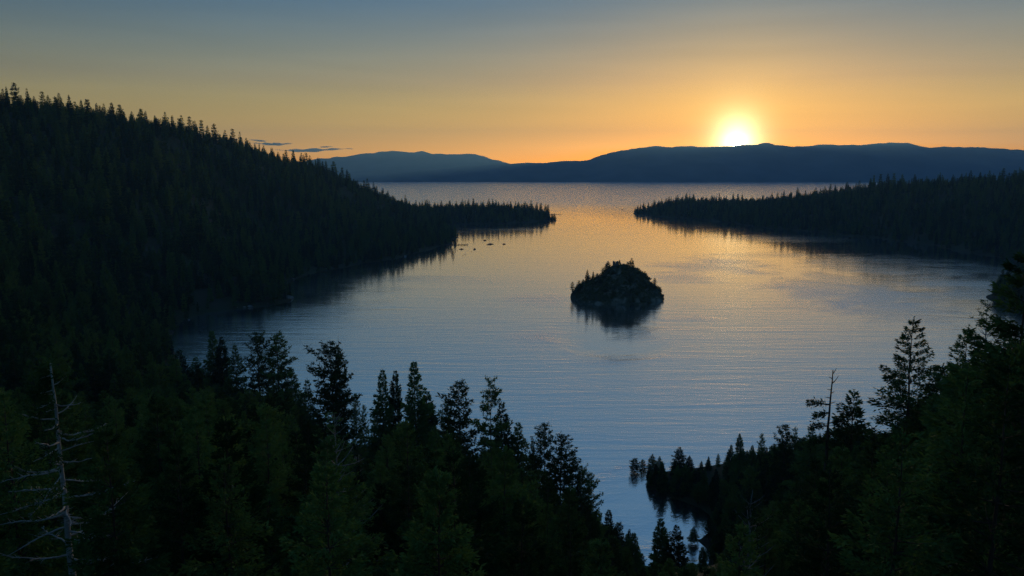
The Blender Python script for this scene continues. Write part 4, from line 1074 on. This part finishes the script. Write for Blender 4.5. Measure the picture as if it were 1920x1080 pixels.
for u, v, lab in ((858, 470, 'mooring buoy right below the pier, upper of two'), (854, 472, 'mooring buoy right below the pier, lower of two'), (872, 477, 'mooring buoy below the low boat, right of two'), (868, 479.5, 'mooring buoy below the low boat, left of two'), (902, 452, 'mooring buoy left of the farthest motorboat'), (884, 472, 'mooring buoy left of the bow-on cabin boat')):
    x, y, _ = at_z(u, v)
    g = Geo(); an = np.linspace(-1.3, 1.4, 8)
    g.tube([(0, 0, 0.75 * math.sin(a)) for a in an], [0.75 * math.cos(a) for a in an], 10)
    g.tube([(0, 0, 0.7), (0, 0, 1.15)], [0.06, 0.06], 6)
    o = link_mesh('buoy', g.mesh('buoy', [M_BUOY], True)); o.location = (x, y, 0.1)
    tag(o, lab, 'buoy', 'mooring buoys')

# ------------------------------------------------------------------ clouds low on the left horizon
def cloud(u0, u1, v, th_px, seed, label):
    d = 46000.0
    x0, _, z0 = at_dist(u0, v, d); x1, _, _ = at_dist(u1, v, d)
    L = x1 - x0; T = th_px / F * d
    rs = np.random.RandomState(seed)
    nu, nv = 60, 10
    vv = []
    for i in range(nu + 1):
        t = i / nu
        env = (math.sin(math.pi * t) ** 0.6) * (0.6 + 0.4 * math.sin(t * 9 + seed) * math.sin(t * 17 + seed * 2)) + 0.02
        for j in range(nv):
            a = 2 * math.pi * j / nv
            vv.append(((t - 0.5) * L, math.cos(a) * 900 * env, math.sin(a) * T * 0.5 * env * (1.25 if math.sin(a) > 0 else 0.75) + T * 0.25 * math.sin(t * 5 + seed)))
    f = [[i * nv + j, i * nv + (j + 1) % nv, (i + 1) * nv + (j + 1) % nv, (i + 1) * nv + j] for i in range(nu) for j in range(nv)]
    f.append(list(range(nv))[::-1]); f.append([nu * nv + j for j in range(nv)])
    o = mesh_obj('cloud', vv, f, M_CLOUD); o.location = ((x0 + x1) / 2, d, z0)
    return tag(o, label, 'cloud')
M_CLOUD, n, l, p = new_mat('cloud_vapour')
n.remove(p)
pv = n.new('ShaderNodeVolumePrincipled'); pv.inputs['Color'].default_value = (0.55, 0.45, 0.5, 1); pv.inputs['Density'].default_value = 0.0035
l.new(pv.outputs[0], n['Material Output'].inputs['Volume'])
cloud(466, 500, 263.5, 4, 1, 'short topmost thin cloud streak left above the mountains')
cloud(470, 552, 269.5, 6, 2, 'middle thin dark cloud streak above the left ridge')
cloud(515, 664, 281, 8, 3, 'longest thin dark cloud streak above the far left mountains')
cloud(600, 624, 275.5, 2.5, 4, 'tiny faint cloud wisp above the longest streak')

# ------------------------------------------------------------------ haze
M_HAZE, n, l, p = new_mat('haze_air')
n.remove(p)
pv = n.new('ShaderNodeVolumePrincipled'); pv.inputs['Color'].default_value = (0.22, 0.56, 1.0, 1); pv.inputs['Density'].default_value = 0.00006
pv.inputs['Anisotropy'].default_value = 0.35
l.new(pv.outputs[0], n['Material Output'].inputs['Volume'])
g = Geo(); box(g, -25000, 25000, -500, 23400, -40, 1400)
tag(link_mesh('haze', g.mesh('haze', [M_HAZE])), 'thin blue morning haze over the lake', 'haze', kind='stuff')
